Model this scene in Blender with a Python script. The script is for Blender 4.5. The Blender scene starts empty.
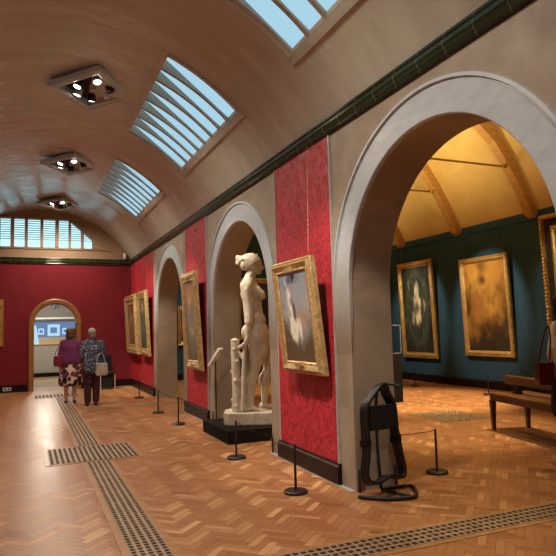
import bpy, bmesh, math, random
from mathutils import Vector, Matrix, noise
random.seed(7)
PI = math.pi
C = bpy.context.scene.collection
R = math.radians

# ------------------------------------------------------------------ materials
def mat(name, col, rough=.6, col2=None, nscale=5., ndist=0., metal=0., bump=0., bscale=30., stretch=None,
        ramp=(.35, .65), spec=None, coat=0., rough2=None, rscale=4., const=False):
    m = bpy.data.materials.new(name); m.use_nodes = True
    nt = m.node_tree; b = nt.nodes['Principled BSDF']
    N = nt.nodes.new; L = nt.links.new
    b.inputs['Base Color'].default_value = (*col, 1); b.inputs['Roughness'].default_value = rough
    b.inputs['Metallic'].default_value = metal
    if spec is not None: b.inputs['Specular IOR Level'].default_value = spec
    if coat: b.inputs['Coat Weight'].default_value = coat; b.inputs['Coat Roughness'].default_value = .15
    tc = N('ShaderNodeTexCoord'); src = tc.outputs['Object']
    if stretch:
        mp = N('ShaderNodeMapping'); mp.inputs['Scale'].default_value = stretch
        L(src, mp.inputs['Vector']); src = mp.outputs['Vector']
    if col2:
        n = N('ShaderNodeTexNoise'); n.inputs['Scale'].default_value = nscale; n.inputs['Distortion'].default_value = ndist
        n.inputs['Detail'].default_value = 5; L(src, n.inputs['Vector'])
        r = N('ShaderNodeValToRGB'); r.color_ramp.elements[0].position = ramp[0]; r.color_ramp.elements[1].position = ramp[1]
        if const: r.color_ramp.interpolation = 'CONSTANT'
        r.color_ramp.elements[0].color = (*col, 1); r.color_ramp.elements[1].color = (*col2, 1)
        L(n.outputs['Fac'], r.inputs['Fac']); L(r.outputs['Color'], b.inputs['Base Color'])
    if rough2 is not None:
        n = N('ShaderNodeTexNoise'); n.inputs['Scale'].default_value = rscale; n.inputs['Detail'].default_value = 6
        L(src, n.inputs['Vector'])
        mr = N('ShaderNodeMapRange'); mr.inputs['From Min'].default_value = .35; mr.inputs['From Max'].default_value = .65
        mr.inputs['To Min'].default_value = rough; mr.inputs['To Max'].default_value = rough2
        L(n.outputs['Fac'], mr.inputs['Value']); L(mr.outputs['Result'], b.inputs['Roughness'])
    if bump:
        n = N('ShaderNodeTexNoise'); n.inputs['Scale'].default_value = bscale; n.inputs['Detail'].default_value = 4
        L(src, n.inputs['Vector'])
        bp = N('ShaderNodeBump'); bp.inputs['Strength'].default_value = bump; bp.inputs['Distance'].default_value = .02
        L(n.outputs['Fac'], bp.inputs['Height']); L(bp.outputs['Normal'], b.inputs['Normal'])
    return m

def emit(name, col, s):
    m = bpy.data.materials.new(name); m.use_nodes = True; nt = m.node_tree
    nt.nodes.remove(nt.nodes['Principled BSDF'])
    e = nt.nodes.new('ShaderNodeEmission'); e.inputs['Color'].default_value = (*col, 1); e.inputs['Strength'].default_value = s
    nt.links.new(e.outputs[0], nt.nodes['Material Output'].inputs['Surface']); return m

def attr_mat(name, rough=.5, coat=0., bump=.15):
    m = bpy.data.materials.new(name); m.use_nodes = True; nt = m.node_tree; b = nt.nodes['Principled BSDF']
    a = nt.nodes.new('ShaderNodeAttribute'); a.attribute_name = 'Col'
    nt.links.new(a.outputs['Color'], b.inputs['Base Color']); b.inputs['Roughness'].default_value = rough
    if coat: b.inputs['Coat Weight'].default_value = coat
    return m

def speckle(name, base, dots, scale, thr, base2=None, rough=.85):
    """cloth printed with voronoi blots: dots = list of colours"""
    m = bpy.data.materials.new(name); m.use_nodes = True; nt = m.node_tree; b = nt.nodes['Principled BSDF']
    N = nt.nodes.new; L = nt.links.new
    tc = N('ShaderNodeTexCoord'); v = N('ShaderNodeTexVoronoi'); v.inputs['Scale'].default_value = scale
    v.inputs['Randomness'].default_value = 1
    nz = N('ShaderNodeTexNoise'); nz.inputs['Scale'].default_value = scale * 1.5
    mx0 = N('ShaderNodeMix'); mx0.data_type = 'VECTOR'; mx0.inputs[0].default_value = .06
    L(tc.outputs['Object'], mx0.inputs[4]); L(nz.outputs['Color'], mx0.inputs[5]); L(mx0.outputs[1], v.inputs['Vector'])
    lt = N('ShaderNodeMath'); lt.operation = 'LESS_THAN'; lt.inputs[1].default_value = thr
    L(v.outputs['Distance'], lt.inputs[0])
    r = N('ShaderNodeValToRGB'); r.color_ramp.interpolation = 'CONSTANT'
    sep = N('ShaderNodeSeparateColor'); L(v.outputs['Color'], sep.inputs[0]); L(sep.outputs[0], r.inputs['Fac'])
    els = r.color_ramp.elements
    els[0].color = (*dots[0], 1); els[1].position = .5; els[1].color = (*dots[-1], 1)
    mx = N('ShaderNodeMix'); mx.data_type = 'RGBA'; mx.inputs[6].default_value = (*base, 1)
    L(lt.outputs[0], mx.inputs[0]); L(r.outputs['Color'], mx.inputs[7]); L(mx.outputs[2], b.inputs['Base Color'])
    b.inputs['Roughness'].default_value = rough
    return m

M = {}
M['plaster'] = mat('plaster', (.33, .268, .205), .5, (.265, .215, .16), 2.5, 1., bump=.15, bscale=6, rough2=.65)
M['vault'] = mat('vault_plaster', (.60, .615, .53), .09, (.50, .51, .43), 1.2, .8, bump=.45, bscale=5.0,
                 stretch=(.45, 2.0, .45), rough2=.30, rscale=2.)
M['endplaster'] = mat('end_plaster', (.36, .24, .15), .6, (.30, .20, .12), 1.5, .5, bump=.1)
M['ring'] = mat('arch_plaster', (.40, .39, .38), .3, (.31, .31, .31), 3., 1., bump=.25, bscale=5, stretch=(1, 1, 3), rough2=.5)
def ring_sheen():
    m = mat('arch_band_painted_sheen', (.47, .52, .565), .30, (.41, .455, .50), 5., 1.5, bump=.08, bscale=4, rough2=.5, stretch=(1, 1, 2.5))  # bluish skylight sheen painted into the plaster, fading by height to taupe
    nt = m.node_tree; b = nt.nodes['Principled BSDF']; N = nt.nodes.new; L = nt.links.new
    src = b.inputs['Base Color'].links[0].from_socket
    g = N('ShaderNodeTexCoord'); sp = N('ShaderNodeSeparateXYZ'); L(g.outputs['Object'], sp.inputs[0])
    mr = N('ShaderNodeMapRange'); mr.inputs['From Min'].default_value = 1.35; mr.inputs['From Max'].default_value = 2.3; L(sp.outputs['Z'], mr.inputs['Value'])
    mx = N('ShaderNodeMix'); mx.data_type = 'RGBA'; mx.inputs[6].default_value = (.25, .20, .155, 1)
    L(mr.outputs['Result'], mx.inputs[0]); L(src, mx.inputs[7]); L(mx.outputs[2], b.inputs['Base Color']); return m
M['ringsheen'] = ring_sheen()
M['red'] = mat('red_damask', (.46, .022, .038), .7, (.29, .007, .015), 6., 4., bump=.12, bscale=18, ramp=(.50, .56), rough2=.45, rscale=9)
M['redplain'] = mat('red_cloth', (.20, .0035, .014), .85, (.165, .003, .011), 3., .6, bump=.08, bscale=40)
M['blue'] = mat('blue_cloth', (.014, .066, .115), .8, (.012, .056, .098), 3., .5)
M['ochre'] = mat('ochre_ceiling', (.62, .42, .14), .55, (.54, .35, .10), 1.6, .8, bump=.15, bscale=3)
M['timber'] = mat('golden_timber', (.52, .28, .07), .5, (.42, .21, .05), 3., .3, stretch=(1, 1, 6), bump=.1)
M['base'] = mat('dark_baseboard', (.010, .004, .004), .4, (.014, .006, .005), 4, spec=.2)
M['oak'] = mat('door_oak', (.34, .15, .045), .4, (.24, .10, .03), 4., .5, stretch=(3, 3, .6), bump=.1)
M['gold'] = mat('gilt', (.72, .53, .27), .38, (.46, .31, .13), 14., 1., metal=.55, bump=.5, bscale=60)
M['gold2'] = mat('dull_gilt', (.72, .50, .19), .40, (.48, .31, .10), 10., 1., metal=.7, bump=.5, bscale=50)
M['marble'] = mat('statue_marble', (.62, .56, .46), .55, (.46, .40, .31), 7., 1., bump=.15, bscale=25)
M['black'] = mat('black_metal', (.006, .006, .007), .45, (.010, .010, .011), 8)
M['blackm'] = mat('black_paint', (.010, .008, .007), .8, (.013, .011, .010), 5, spec=.08)
M['grey'] = mat('grey_metal', (.66, .66, .60), .45, (.44, .44, .40), 8)
M['dark'] = mat('dark_void', (.02, .016, .012), .8, (.012, .01, .008), 8)
M['white'] = mat('white_panel', (.75, .76, .75), .5, (.68, .69, .69), 20)
M['slat'] = mat('louvre_paint', (.46, .40, .31), .6, (.40, .35, .27), 3)
M['sky'] = emit('skylight_glow', (.40, .66, .80), 1.0)
M['pane'] = emit('window_daylight', (.50, .86, .95), 1.35)
M['lamp'] = emit('lamp_glow', (1., .95, .85), 14.)
M['bench'] = mat('bench_wood', (.065, .018, .007), .3, (.04, .011, .005), 4., .5, stretch=(6, .6, 6), coat=.3)
M['seatwood'] = mat('bench_top_wood', (.18, .07, .02), .35, (.12, .045, .012), 4., .5, stretch=(8, .6, 8), coat=.2)
M['greywall'] = mat('grey_wall', (.42, .40, .37), .7, (.38, .36, .33), 2)
M['floor3'] = mat('pale_floor', (.42, .30, .19), .4, (.36, .25, .15), 4)
M['skin'] = mat('skin', (.55, .30, .20), .55, (.50, .26, .17), 10)
M['hairb'] = mat('brown_hair', (.15, .085, .04), .6, (.09, .05, .022), 30, bump=.4, bscale=60)
M['hairg'] = mat('grey_hair', (.36, .32, .28), .6, (.22, .19, .16), 30, bump=.4, bscale=60)
M['hairk'] = mat('dark_hair', (.03, .014, .008), .4, (.018, .008, .005), 30, bump=.4, bscale=60)
M['purple'] = mat('purple_knit', (.16, .025, .10), .85, (.12, .018, .075), 12, bump=.3, bscale=60)
M['skirt'] = speckle('floral_skirt', (.72, .55, .45), [(.012, .01, .012), (.15, .03, .05)], 10., .56)
M['shirt'] = speckle('speckled_shirt', (.035, .05, .10), [(.55, .56, .6), (.28, .27, .32)], 26., .33)
M['trouser'] = speckle('speckled_trousers', (.035, .006, .014), [(.35, .2, .2), (.12, .03, .04)], 24., .22)
M['denim'] = mat('blue_jacket', (.02, .06, .16), .8, (.03, .08, .2), 12)
M['bagred'] = mat('crimson_leather', (.20, .012, .04), .4, (.15, .01, .03), 12)
M['bagwhite'] = mat('silver_leather', (.62, .60, .55), .3, (.45, .43, .4), 8, metal=.3)
M['bagbrown'] = mat('oxblood_leather', (.10, .012, .01), .35, (.07, .01, .008), 10)
M['blouse'] = mat('white_blouse', (.82, .82, .82), .8, (.64, .62, .60), 10, bump=.2, bscale=12)
M['skirtk'] = mat('black_cloth', (.006, .006, .007), .85, (.009, .009, .01), 10)
M['shoe'] = mat('dark_shoe', (.05, .02, .015), .5, (.03, .012, .01), 10)
M['eye'] = mat('eye_dark', (.05, .04, .03), .2, (.04, .03, .02), 10)
M['paint'] = attr_mat('oil_paint', .45, .25)
M['chain'] = mat('brass_chain', (.35, .24, .16), .4, (.2, .12, .08), 60, metal=.6)
M['grille'] = mat('grille_bars', (.40, .27, .17), .5, (.30, .19, .11), 8)
M['border'] = mat('border_board', (.46, .24, .11), .35, (.36, .18, .075), 3., .3, stretch=(1, 4, 1))
M['underlay'] = mat('joint_dark', (.10, .045, .02), .7, (.08, .035, .015), 8)
M['glowblue'] = emit('lit_screen_blue', (.16, .26, .50), .85)
M['glowwhite'] = emit('lit_screen_white', (.50, .78, .95), .95)

def green_tile():
    m = bpy.data.materials.new('green_glazed_tile'); m.use_nodes = True; nt = m.node_tree; b = nt.nodes['Principled BSDF']
    N = nt.nodes.new; L = nt.links.new
    at = N('ShaderNodeAttribute'); at.attribute_name = 'run'
    fr = N('ShaderNodeMath'); fr.operation = 'FRACT'
    dv = N('ShaderNodeMath'); dv.operation = 'DIVIDE'; dv.inputs[1].default_value = .31
    L(at.outputs['Fac'], dv.inputs[0]); L(dv.outputs[0], fr.inputs[0])
    lt = N('ShaderNodeMath'); lt.operation = 'LESS_THAN'; lt.inputs[1].default_value = .02; L(fr.outputs[0], lt.inputs[0])
    n = N('ShaderNodeTexNoise'); n.inputs['Scale'].default_value = 5
    r = N('ShaderNodeValToRGB'); r.color_ramp.elements[0].color = (.006, .016, .010, 1); r.color_ramp.elements[1].color = (.030, .050, .018, 1)
    L(n.outputs['Fac'], r.inputs['Fac'])
    mx = N('ShaderNodeMix'); mx.data_type = 'RGBA'; mx.inputs[7].default_value = (.15, .16, .12, 1)
    L(lt.outputs[0], mx.inputs[0]); L(r.outputs['Color'], mx.inputs[6]); L(mx.outputs[2], b.inputs['Base Color'])
    b.inputs['Roughness'].default_value = .12
    bp = N('ShaderNodeBump'); bp.inputs['Strength'].default_value = .3; bp.inputs['Distance'].default_value = .02
    L(n.outputs['Fac'], bp.inputs['Height']); L(bp.outputs['Normal'], b.inputs['Normal'])
    return m
M['tile'] = green_tile()

def parquet():
    m = bpy.data.materials.new('herringbone_oak'); m.use_nodes = True; nt = m.node_tree; b = nt.nodes['Principled BSDF']
    N = nt.nodes.new; L = nt.links.new
    a = N('ShaderNodeAttribute'); a.attribute_name = 'tone'
    n = N('ShaderNodeTexNoise'); n.inputs['Scale'].default_value = 1.1; n.inputs['Detail'].default_value = 5
    g = N('ShaderNodeTexNoise'); g.inputs['Scale'].default_value = 40; g.inputs['Detail'].default_value = 3
    ad = N('ShaderNodeMath'); ad.operation = 'MULTIPLY_ADD'; ad.inputs[1].default_value = .50
    L(a.outputs['Fac'], ad.inputs[0]); L(n.outputs['Fac'], ad.inputs[2])
    ad2 = N('ShaderNodeMath'); ad2.operation = 'MULTIPLY_ADD'; ad2.inputs[1].default_value = .12; L(g.outputs['Fac'], ad2.inputs[0]); L(ad.outputs[0], ad2.inputs[2])
    r = N('ShaderNodeValToRGB'); e = r.color_ramp.elements
    e[0].position = .4; e[0].color = (.24, .092, .038, 1); e[1].position = 1.2; e[1].color = (.66, .38, .18, 1)
    x = e.new(.80); x.color = (.41, .185, .078, 1)
    L(ad2.outputs[0], r.inputs['Fac']); L(r.outputs['Color'], b.inputs['Base Color'])
    mr = N('ShaderNodeMapRange'); mr.inputs['To Min'].default_value = .28; mr.inputs['To Max'].default_value = .45
    L(a.outputs['Fac'], mr.inputs['Value']); L(mr.outputs['Result'], b.inputs['Roughness'])
    bp = N('ShaderNodeBump'); bp.inputs['Strength'].default_value = .15; bp.inputs['Distance'].default_value = .01
    L(g.outputs['Fac'], bp.inputs['Height']); L(bp.outputs['Normal'], b.inputs['Normal'])
    return m
M['parquet'] = parquet()

# ------------------------------------------------------------------ mesh builder
class MB:
    def __init__(s): s.v = []; s.f = []; s.col = None
    def add(s, vs, fs, T=None):
        k = len(s.v)
        s.v += [tuple(T @ Vector(p)) if T else tuple(p) for p in vs]
        s.f += [tuple(k + i for i in f) for f in fs]; return s
    def box(s, x0, x1, y0, y1, z0, z1, T=None):
        vs = [(x, y, z) for z in (z0, z1) for y in (y0, y1) for x in (x0, x1)]
        return s.add(vs, [(0, 2, 3, 1), (4, 5, 7, 6), (0, 1, 5, 4), (2, 6, 7, 3), (0, 4, 6, 2), (1, 3, 7, 5)], T)
    def lathe(s, prof, n=20, T=None, c=(0, 0)):
        vs = []; fs = []
        for r, z in prof:
            for i in range(n): a = 2 * PI * i / n; vs.append((c[0] + r * math.cos(a), c[1] + r * math.sin(a), z))
        for j in range(len(prof) - 1):
            for i in range(n): fs.append((j * n + i, j * n + (i + 1) % n, (j + 1) * n + (i + 1) % n, (j + 1) * n + i))
        fs.append(tuple(range(n))[::-1]); fs.append(tuple((len(prof) - 1) * n + i for i in range(n)))
        return s.add(vs, fs, T)
    def tube(s, pts, r, n=8, T=None, closed=False):
        pts = [Vector(p) for p in pts]; vs = []; fs = []; up = None
        for i, p in enumerate(pts):
            a = pts[i - 1] if i or closed else p; b = pts[(i + 1) % len(pts)] if i < len(pts) - 1 or closed else p
            t = (b - a).normalized()
            if up is None: up = t.orthogonal().normalized()
            up = (up - t * up.dot(t)).normalized(); w = t.cross(up)
            rr = r[i] if isinstance(r, (list, tuple)) else r
            for k in range(n): q = 2 * PI * k / n; vs.append(p + (up * math.cos(q) + w * math.sin(q)) * rr)
        m = len(pts)
        for j in range(m if closed else m - 1):
            for k in range(n): fs.append((j * n + k, j * n + (k + 1) % n, ((j + 1) % m) * n + (k + 1) % n, ((j + 1) % m) * n + k))
        if not closed: fs.append(tuple(range(n))[::-1]); fs.append(tuple((m - 1) * n + k for k in range(n)))
        return s.add(vs, fs, T)
    def ball(s, c, r, n=10, T=None):
        r = (r, r, r) if isinstance(r, (int, float)) else r
        pr = []; vs = []; fs = []; h = max(4, n // 2 + 1)
        for j in range(h + 1):
            a = -PI / 2 + PI * j / h
            for i in range(n): q = 2 * PI * i / n; vs.append((c[0] + r[0] * math.cos(a) * math.cos(q), c[1] + r[1] * math.cos(a) * math.sin(q), c[2] + r[2] * math.sin(a)))
        for j in range(h):
            for i in range(n): fs.append((j * n + i, j * n + (i + 1) % n, (j + 1) * n + (i + 1) % n, (j + 1) * n + i))
        return s.add(vs, fs, T)
    def prism(s, poly, axis, a, b, T=None):
        """poly in the other two axes, extruded along axis from a to b"""
        def P(p, t): return {'x': (t, p[0], p[1]), 'y': (p[0], t, p[1]), 'z': (p[0], p[1], t)}[axis]
        n = len(poly); vs = [P(p, a) for p in poly] + [P(p, b) for p in poly]
        fs = [tuple(range(n)), tuple(range(2 * n - 1, n - 1, -1))] + [(i, (i + 1) % n, n + (i + 1) % n, n + i) for i in range(n)]
        return s.add(vs, fs, T)
    def build(s, name, m, parent=None, smooth=False, fix=True, bevel=0.):
        me = bpy.data.meshes.new(name); me.from_pydata(s.v, [], s.f); me.materials.append(m)
        if fix or bevel:
            bm = bmesh.new(); bm.from_mesh(me)
            if fix:
                bmesh.ops.remove_doubles(bm, verts=bm.verts, dist=1e-5)
                bmesh.ops.recalc_face_normals(bm, faces=bm.faces)
            if bevel: bmesh.ops.bevel(bm, geom=list(bm.edges), offset=bevel, segments=2, affect='EDGES', profile=.7)
            bm.to_mesh(me); bm.free()
        if smooth:
            for p in me.polygons: p.use_smooth = True
        o = bpy.data.objects.new(name, me); C.objects.link(o)
        if parent: o.parent = parent
        return o

def smooth_path(pts, n=6, closed=False):
    P = [Vector(p) for p in pts]; out = []; m = len(P)
    for i in range(m if closed else m - 1):
        p0 = P[(i - 1) % m] if closed or i else P[0]; p1 = P[i]; p2 = P[(i + 1) % m]; p3 = P[(i + 2) % m] if closed or i < m - 2 else P[-1]
        for k in range(n):
            t = k / n
            out.append(.5 * ((2 * p1) + (p2 - p0) * t + (2 * p0 - 5 * p1 + 4 * p2 - p3) * t * t + (3 * p1 - p0 - 3 * p2 + p3) * t ** 3))
    if not closed: out.append(P[-1])
    return out

def thing(name, label, cat, loc=(0, 0, 0), rz=0., rx=0., group=None):
    o = bpy.data.objects.new(name, None); o.empty_display_size = .1; C.objects.link(o)
    o.location = loc; o.rotation_euler = (rx, 0, rz); o['label'] = label; o['category'] = cat
    if group: o['group'] = group
    return o
def tag(o, label, cat, group=None, kind=None):
    o['label'] = label; o['category'] = cat
    if group: o['group'] = group
    if kind: o['kind'] = kind
    return o
def struct(o): o['kind'] = 'structure'; return o
def copy_tree(o, parent=None):
    c = o.copy(); C.objects.link(c)
    if parent is not None: c.parent = parent
    for ch in list(o.children): copy_tree(ch, c)
    return c

_b = bmesh.new(); bmesh.ops.create_icosphere(_b, subdivisions=2, radius=1); UNIT = [v.co.copy() for v in _b.verts]; _b.free()
# remeshed organic volumes: list of ('c', p, q, r1, r2) tapered capsules and ('e', centre, (rx,ry,rz), rotz, roty)
def organic(name, prims, vox, m, parent=None, smooth=2, extra=None):
    bm = bmesh.new()
    def sph(c, r, rot=None, sub=3):
        r = (r, r, r) if isinstance(r, (int, float)) else r
        T = Matrix.Translation(c) @ (rot or Matrix.Identity(4)) @ Matrix.Diagonal((*r, 1))
        bmesh.ops.create_icosphere(bm, subdivisions=sub, radius=1, matrix=T)
    def hull(items):
        hb = bmesh.new()
        for c, r in items:
            for u in UNIT: hb.verts.new(Vector(c) + u * r)
        h = bmesh.ops.convex_hull(hb, input=list(hb.verts))
        dead = {g for g in h['geom_interior'] + h['geom_unused'] if isinstance(g, bmesh.types.BMVert) and g.is_valid}
        bmesh.ops.delete(hb, geom=list(dead), context='VERTS')
        tm = bpy.data.meshes.new('h'); hb.to_mesh(tm); hb.free(); bm.from_mesh(tm); bpy.data.meshes.remove(tm)
    for p in prims:
        if p[0] == 'c': hull([(p[1], p[3]), (p[2], p[4])])
        elif p[0] == 'e':
            rot = Matrix.Rotation(R(p[3]) if len(p) > 3 else 0, 4, 'Z') @ Matrix.Rotation(R(p[4]) if len(p) > 4 else 0, 4, 'Y')
            sph(Vector(p[1]), p[2], rot)
        elif p[0] == 'h': hull(p[1])
    me = bpy.data.meshes.new('tmp'); bm.to_mesh(me); bm.free()
    t = bpy.data.objects.new('tmp', me); C.objects.link(t)
    md = t.modifiers.new('r', 'REMESH'); md.mode = 'VOXEL'; md.voxel_size = vox
    if smooth: ms = t.modifiers.new('s', 'SMOOTH'); ms.factor = .5; ms.iterations = smooth
    dg = bpy.context.evaluated_depsgraph_get(); ev = t.evaluated_get(dg)
    nm = bpy.data.meshes.new_from_object(ev); nm.name = name
    bpy.data.objects.remove(t); bpy.data.meshes.remove(me)
    if extra:      # join finer remeshed pieces (hands) into the same mesh
        b2 = bmesh.new(); b2.from_mesh(nm)
        for x in extra: b2.from_mesh(x)
        b2.to_mesh(nm); b2.free()
    nm.materials.clear(); nm.materials.append(m)
    for p in nm.polygons: p.use_smooth = True
    if name is None: return nm
    o = bpy.data.objects.new(name, nm); C.objects.link(o)
    if parent: o.parent = parent
    return o

def hand_mesh(wrist, d, side, palm, s=1., curl=.5, vox=.007):
    """wrist point, direction d of the fingers, side = towards the thumb, palm = normal of the palm"""
    w = Vector(wrist); d = Vector(d).normalized(); u = Vector(side); u = (u - d * u.dot(d)).normalized()
    n = Vector(palm); n = (n - d * n.dot(d) - u * n.dot(u)).normalized()
    pr = [('h', [(w, .024 * s), (w + d * .08 * s + u * .028 * s, .013 * s), (w + d * .085 * s - u * .03 * s, .012 * s)])]
    for k, (o, L) in enumerate([(.030, .072), (.010, .080), (-.010, .074), (-.030, .058)]):
        a = w + d * .082 * s + u * o * s; b = a + (d + n * curl * .5).normalized() * L * .45 * s
        c = b + (d + n * curl * 1.4).normalized() * L * .32 * s; e = c + (d * .7 + n * curl * 2).normalized() * L * .25 * s
        pr += [('c', a, b, .010 * s, .009 * s), ('c', b, c, .009 * s, .008 * s), ('c', c, e, .008 * s, .0065 * s)]
    a = w + d * .025 * s + u * .028 * s; b = a + (u + d * .8 + n * .3).normalized() * .04 * s; c = b + (d + u * .3 + n * .4).normalized() * .032 * s
    pr += [('c', a, b, .013 * s, .011 * s), ('c', b, c, .011 * s, .008 * s)]
    o = organic('hand', pr, vox, M['skin'], smooth=1); me = o.data; bpy.data.objects.remove(o); return me

# ------------------------------------------------------------------ key dimensions (metres)
XW = 2.78; XB = 3.23           # arcade wall faces
XL = -1.94; XE = 9.75          # left wall, blue wall
YF = 17.2; YE = 18.0; YN = -2.2
ARCH = [-.795, 3.585, 7.965, 12.345]
RI, RO, ZS = 1.2, 1.44, 1.85
VC, VR, VZ = .42, 2.738, 2.192
def vz(x): return VZ + math.sqrt(VR * VR - (x - VC) ** 2)

# ------------------------------------------------------------------ floor
def herringbone(name, x0, x1, y0, y1, w=.062, k=4, z=0.):
    v = []; f = []; tone = []
    c, s = math.cos(PI / 4), math.sin(PI / 4); L = k * w; g = .0011
    cx, cy = (x0 + x1) / 2, (y0 + y1) / 2; D = math.hypot(x1 - x0, y1 - y0) / 2 + L; n = int(D / w) + 2
    def plank(a0, b0, da, db):
        am, bm_ = a0 + da / 2, b0 + db / 2
        X = cx + am * c - bm_ * s; Y = cy + am * s + bm_ * c
        if not (x0 - .0 < X < x1 and y0 < Y < y1): return
        i = len(v)
        for a, b in ((a0 + g, b0 + g), (a0 + da - g, b0 + g), (a0 + da - g, b0 + db - g), (a0 + g, b0 + db - g)):
            v.append((cx + a * c - b * s, cy + a * s + b * c, z))
        f.append((i, i + 1, i + 2, i + 3)); tone.append(max(0, min(.85, random.gauss(.48 if da > db else .37, .16))))  # one plank direction lighter: its different reflection painted into the tone
    for j in range(-n, n):
        for q in range(-n // (2 * k) - 2, n // (2 * k) + 2):
            plank((j + 2 * k * q) * w, j * w, L, w)
            plank(j * w, (j - 2 * k * q - 2 * k + 1) * w, w, L)
    i = len(v); v += [(x0, y0, z - .002), (x1, y0, z - .002), (x1, y1, z - .002), (x0, y1, z - .002)]; f.append((i, i + 1, i + 2, i + 3)); tone.append(0)
    me = bpy.data.meshes.new(name); me.from_pydata(v, [], f); me.materials.append(M['parquet']); me.materials.append(M['underlay'])
    me.polygons[len(f) - 1].material_index = 1
    a = me.attributes.new('tone', 'FLOAT', 'FACE'); a.data.foreach_set('value', tone)
    o = bpy.data.objects.new(name, me); C.objects.link(o); return struct(o)
herringbone('floor', XL, XE + .05, YN, YE)
struct(MB().box(-2, 3.1, YF + .3, 23.4, -.05, 0.002).build('floor', M['floor3']))

# ------------------------------------------------------------------ arcade wall
def arch_outline(c, r, zs, n=28, rev=False):
    p = [(c - r, 0)] + [(c - r * math.cos(PI * i / n), zs + r * math.sin(PI * i / n)) for i in range(n + 1)] + [(c + r, 0)]
    return p[::-1] if rev else p
poly = [(YN, 0)]
for a in ARCH: poly += arch_outline(a, RI, ZS, 48)
poly += [(YE, 0), (YE, 3.80), (YN, 3.80)]
def wall_poly(name, poly, axis, a, b, m, holes=()):
    """n-gon (with optional hole loops) extruded, via bmesh triangle fill"""
    bm = bmesh.new()
    def P(p, t): return {'x': (t, p[0], p[1]), 'y': (p[0], t, p[1])}[axis]
    loops = [poly] + list(holes); edges = []
    for lp in loops:
        vs = [bm.verts.new(P(p, a)) for p in lp]
        for i in range(len(vs)): edges.append(bm.edges.new((vs[i], vs[(i + 1) % len(vs)])))
    r = bmesh.ops.triangle_fill(bm, edges=edges, use_beauty=True)
    fs = [g for g in r['geom'] if isinstance(g, bmesh.types.BMFace)]
    ex = bmesh.ops.extrude_face_region(bm, geom=fs)
    d = Vector(P((0, 0), b - a)); 
    bmesh.ops.translate(bm, vec=d, verts=[g for g in ex['geom'] if isinstance(g, bmesh.types.BMVert)])
    bmesh.ops.recalc_face_normals(bm, faces=bm.faces)
    me = bpy.data.meshes.new(name); bm.to_mesh(me); bm.free(); me.materials.append(m)
    o = bpy.data.objects.new(name, me); C.objects.link(o); return struct(o)
wall_poly('wall_right', poly, 'x', XW, XB, M['plaster'])

tn = [0]
def trim(mb, m, **k):
    tn[0] += 1; return struct(mb.build('trim_%d' % tn[0], m, **k))
# splayed bands around the arches, running out into the jambs
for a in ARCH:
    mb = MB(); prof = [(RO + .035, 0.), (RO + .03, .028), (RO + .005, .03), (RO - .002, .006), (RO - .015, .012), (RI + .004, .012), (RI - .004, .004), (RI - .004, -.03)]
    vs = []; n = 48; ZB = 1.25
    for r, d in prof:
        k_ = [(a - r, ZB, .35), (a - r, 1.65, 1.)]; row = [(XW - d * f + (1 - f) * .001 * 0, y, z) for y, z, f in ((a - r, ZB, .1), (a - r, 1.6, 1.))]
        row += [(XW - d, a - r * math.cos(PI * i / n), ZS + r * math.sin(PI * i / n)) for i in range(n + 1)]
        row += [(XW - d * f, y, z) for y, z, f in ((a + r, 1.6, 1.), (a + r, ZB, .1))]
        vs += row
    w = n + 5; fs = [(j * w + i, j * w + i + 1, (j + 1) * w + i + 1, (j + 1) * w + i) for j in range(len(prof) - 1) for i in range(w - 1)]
    mb.add(vs, fs); trim(mb, M['ringsheen'])
# red damask panels, edge strips, baseboards on the piers
piers = [(YN, -2.3), (ARCH[0] + 1.5, ARCH[1] - 1.5), (ARCH[1] + 1.5, ARCH[2] - 1.5), (ARCH[2] + 1.5, ARCH[3] - 1.5), (ARCH[3] + 1.5, YF)]
for a, b in piers[1:]:
    trim(MB().box(XW - .012, XW, a, b, .2, 3.42), M['red'])
    mb = MB()
    mb.box(XW - .018, XW, a - .022, a, .2, 3.42)
    if b < YF: mb.box(XW - .018, XW, b, b + .022, .2, 3.42)
    trim(mb, M['ring'])
bn = 0
for a, b in piers[1:]:
    mb = MB(); mb.prism([(XW, 0), (XW - .045, 0), (XW - .045, .17), (XW - .03, .185), (XW - .03, .2), (XW, .2)], 'y', a - .04, b + (.04 if b < YF else 0))
    o = mb.build('baseboard_right', M['base']); struct(o)
    trim(MB().box(XW - .05, XW, a - .29 if a > 0 else a, b + (.29 if b < YF else 0), 0, .008), M['ring'])
# small rods fixed to the pier corners, round which the barrier cord runs
# green glazed tile cornice
prof = [(0, 3.42), (.025, 3.42), (.035, 3.435), (.03, 3.45), (.05, 3.465), (.062, 3.50), (.055, 3.535), (.035, 3.545), (.045, 3.56), (.04, 3.585), (0, 3.59)]
def cornice(P0, P1, inward):
    n = 60; vs = []; run = []
    P0 = Vector((*P0, 0)); P1 = Vector((*P1, 0)); L = (P1 - P0).length; iv = Vector((*inward, 0))
    for i in range(n + 1):
        p = P0.lerp(P1, i / n)
        for d, z in prof: vs.append(tuple(p + iv * d + Vector((0, 0, z)))); run.append(L * i / n)
    w = len(prof); fs = [(i * w + j, i * w + j + 1, (i + 1) * w + j + 1, (i + 1) * w + j) for i in range(n) for j in range(w - 1)]
    mb = MB(); mb.add(vs, fs); o = trim(mb, M['tile'], fix=False)
    at = o.data.attributes.new('run', 'FLOAT', 'POINT'); at.data.foreach_set('value', run)
cornice((XW, YF), (XW, YN), (-1, 0)); cornice((XL, YF), (XW, YF), (0, -1)); cornice((XL, YN), (XL, YF), (1, 0))
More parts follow.
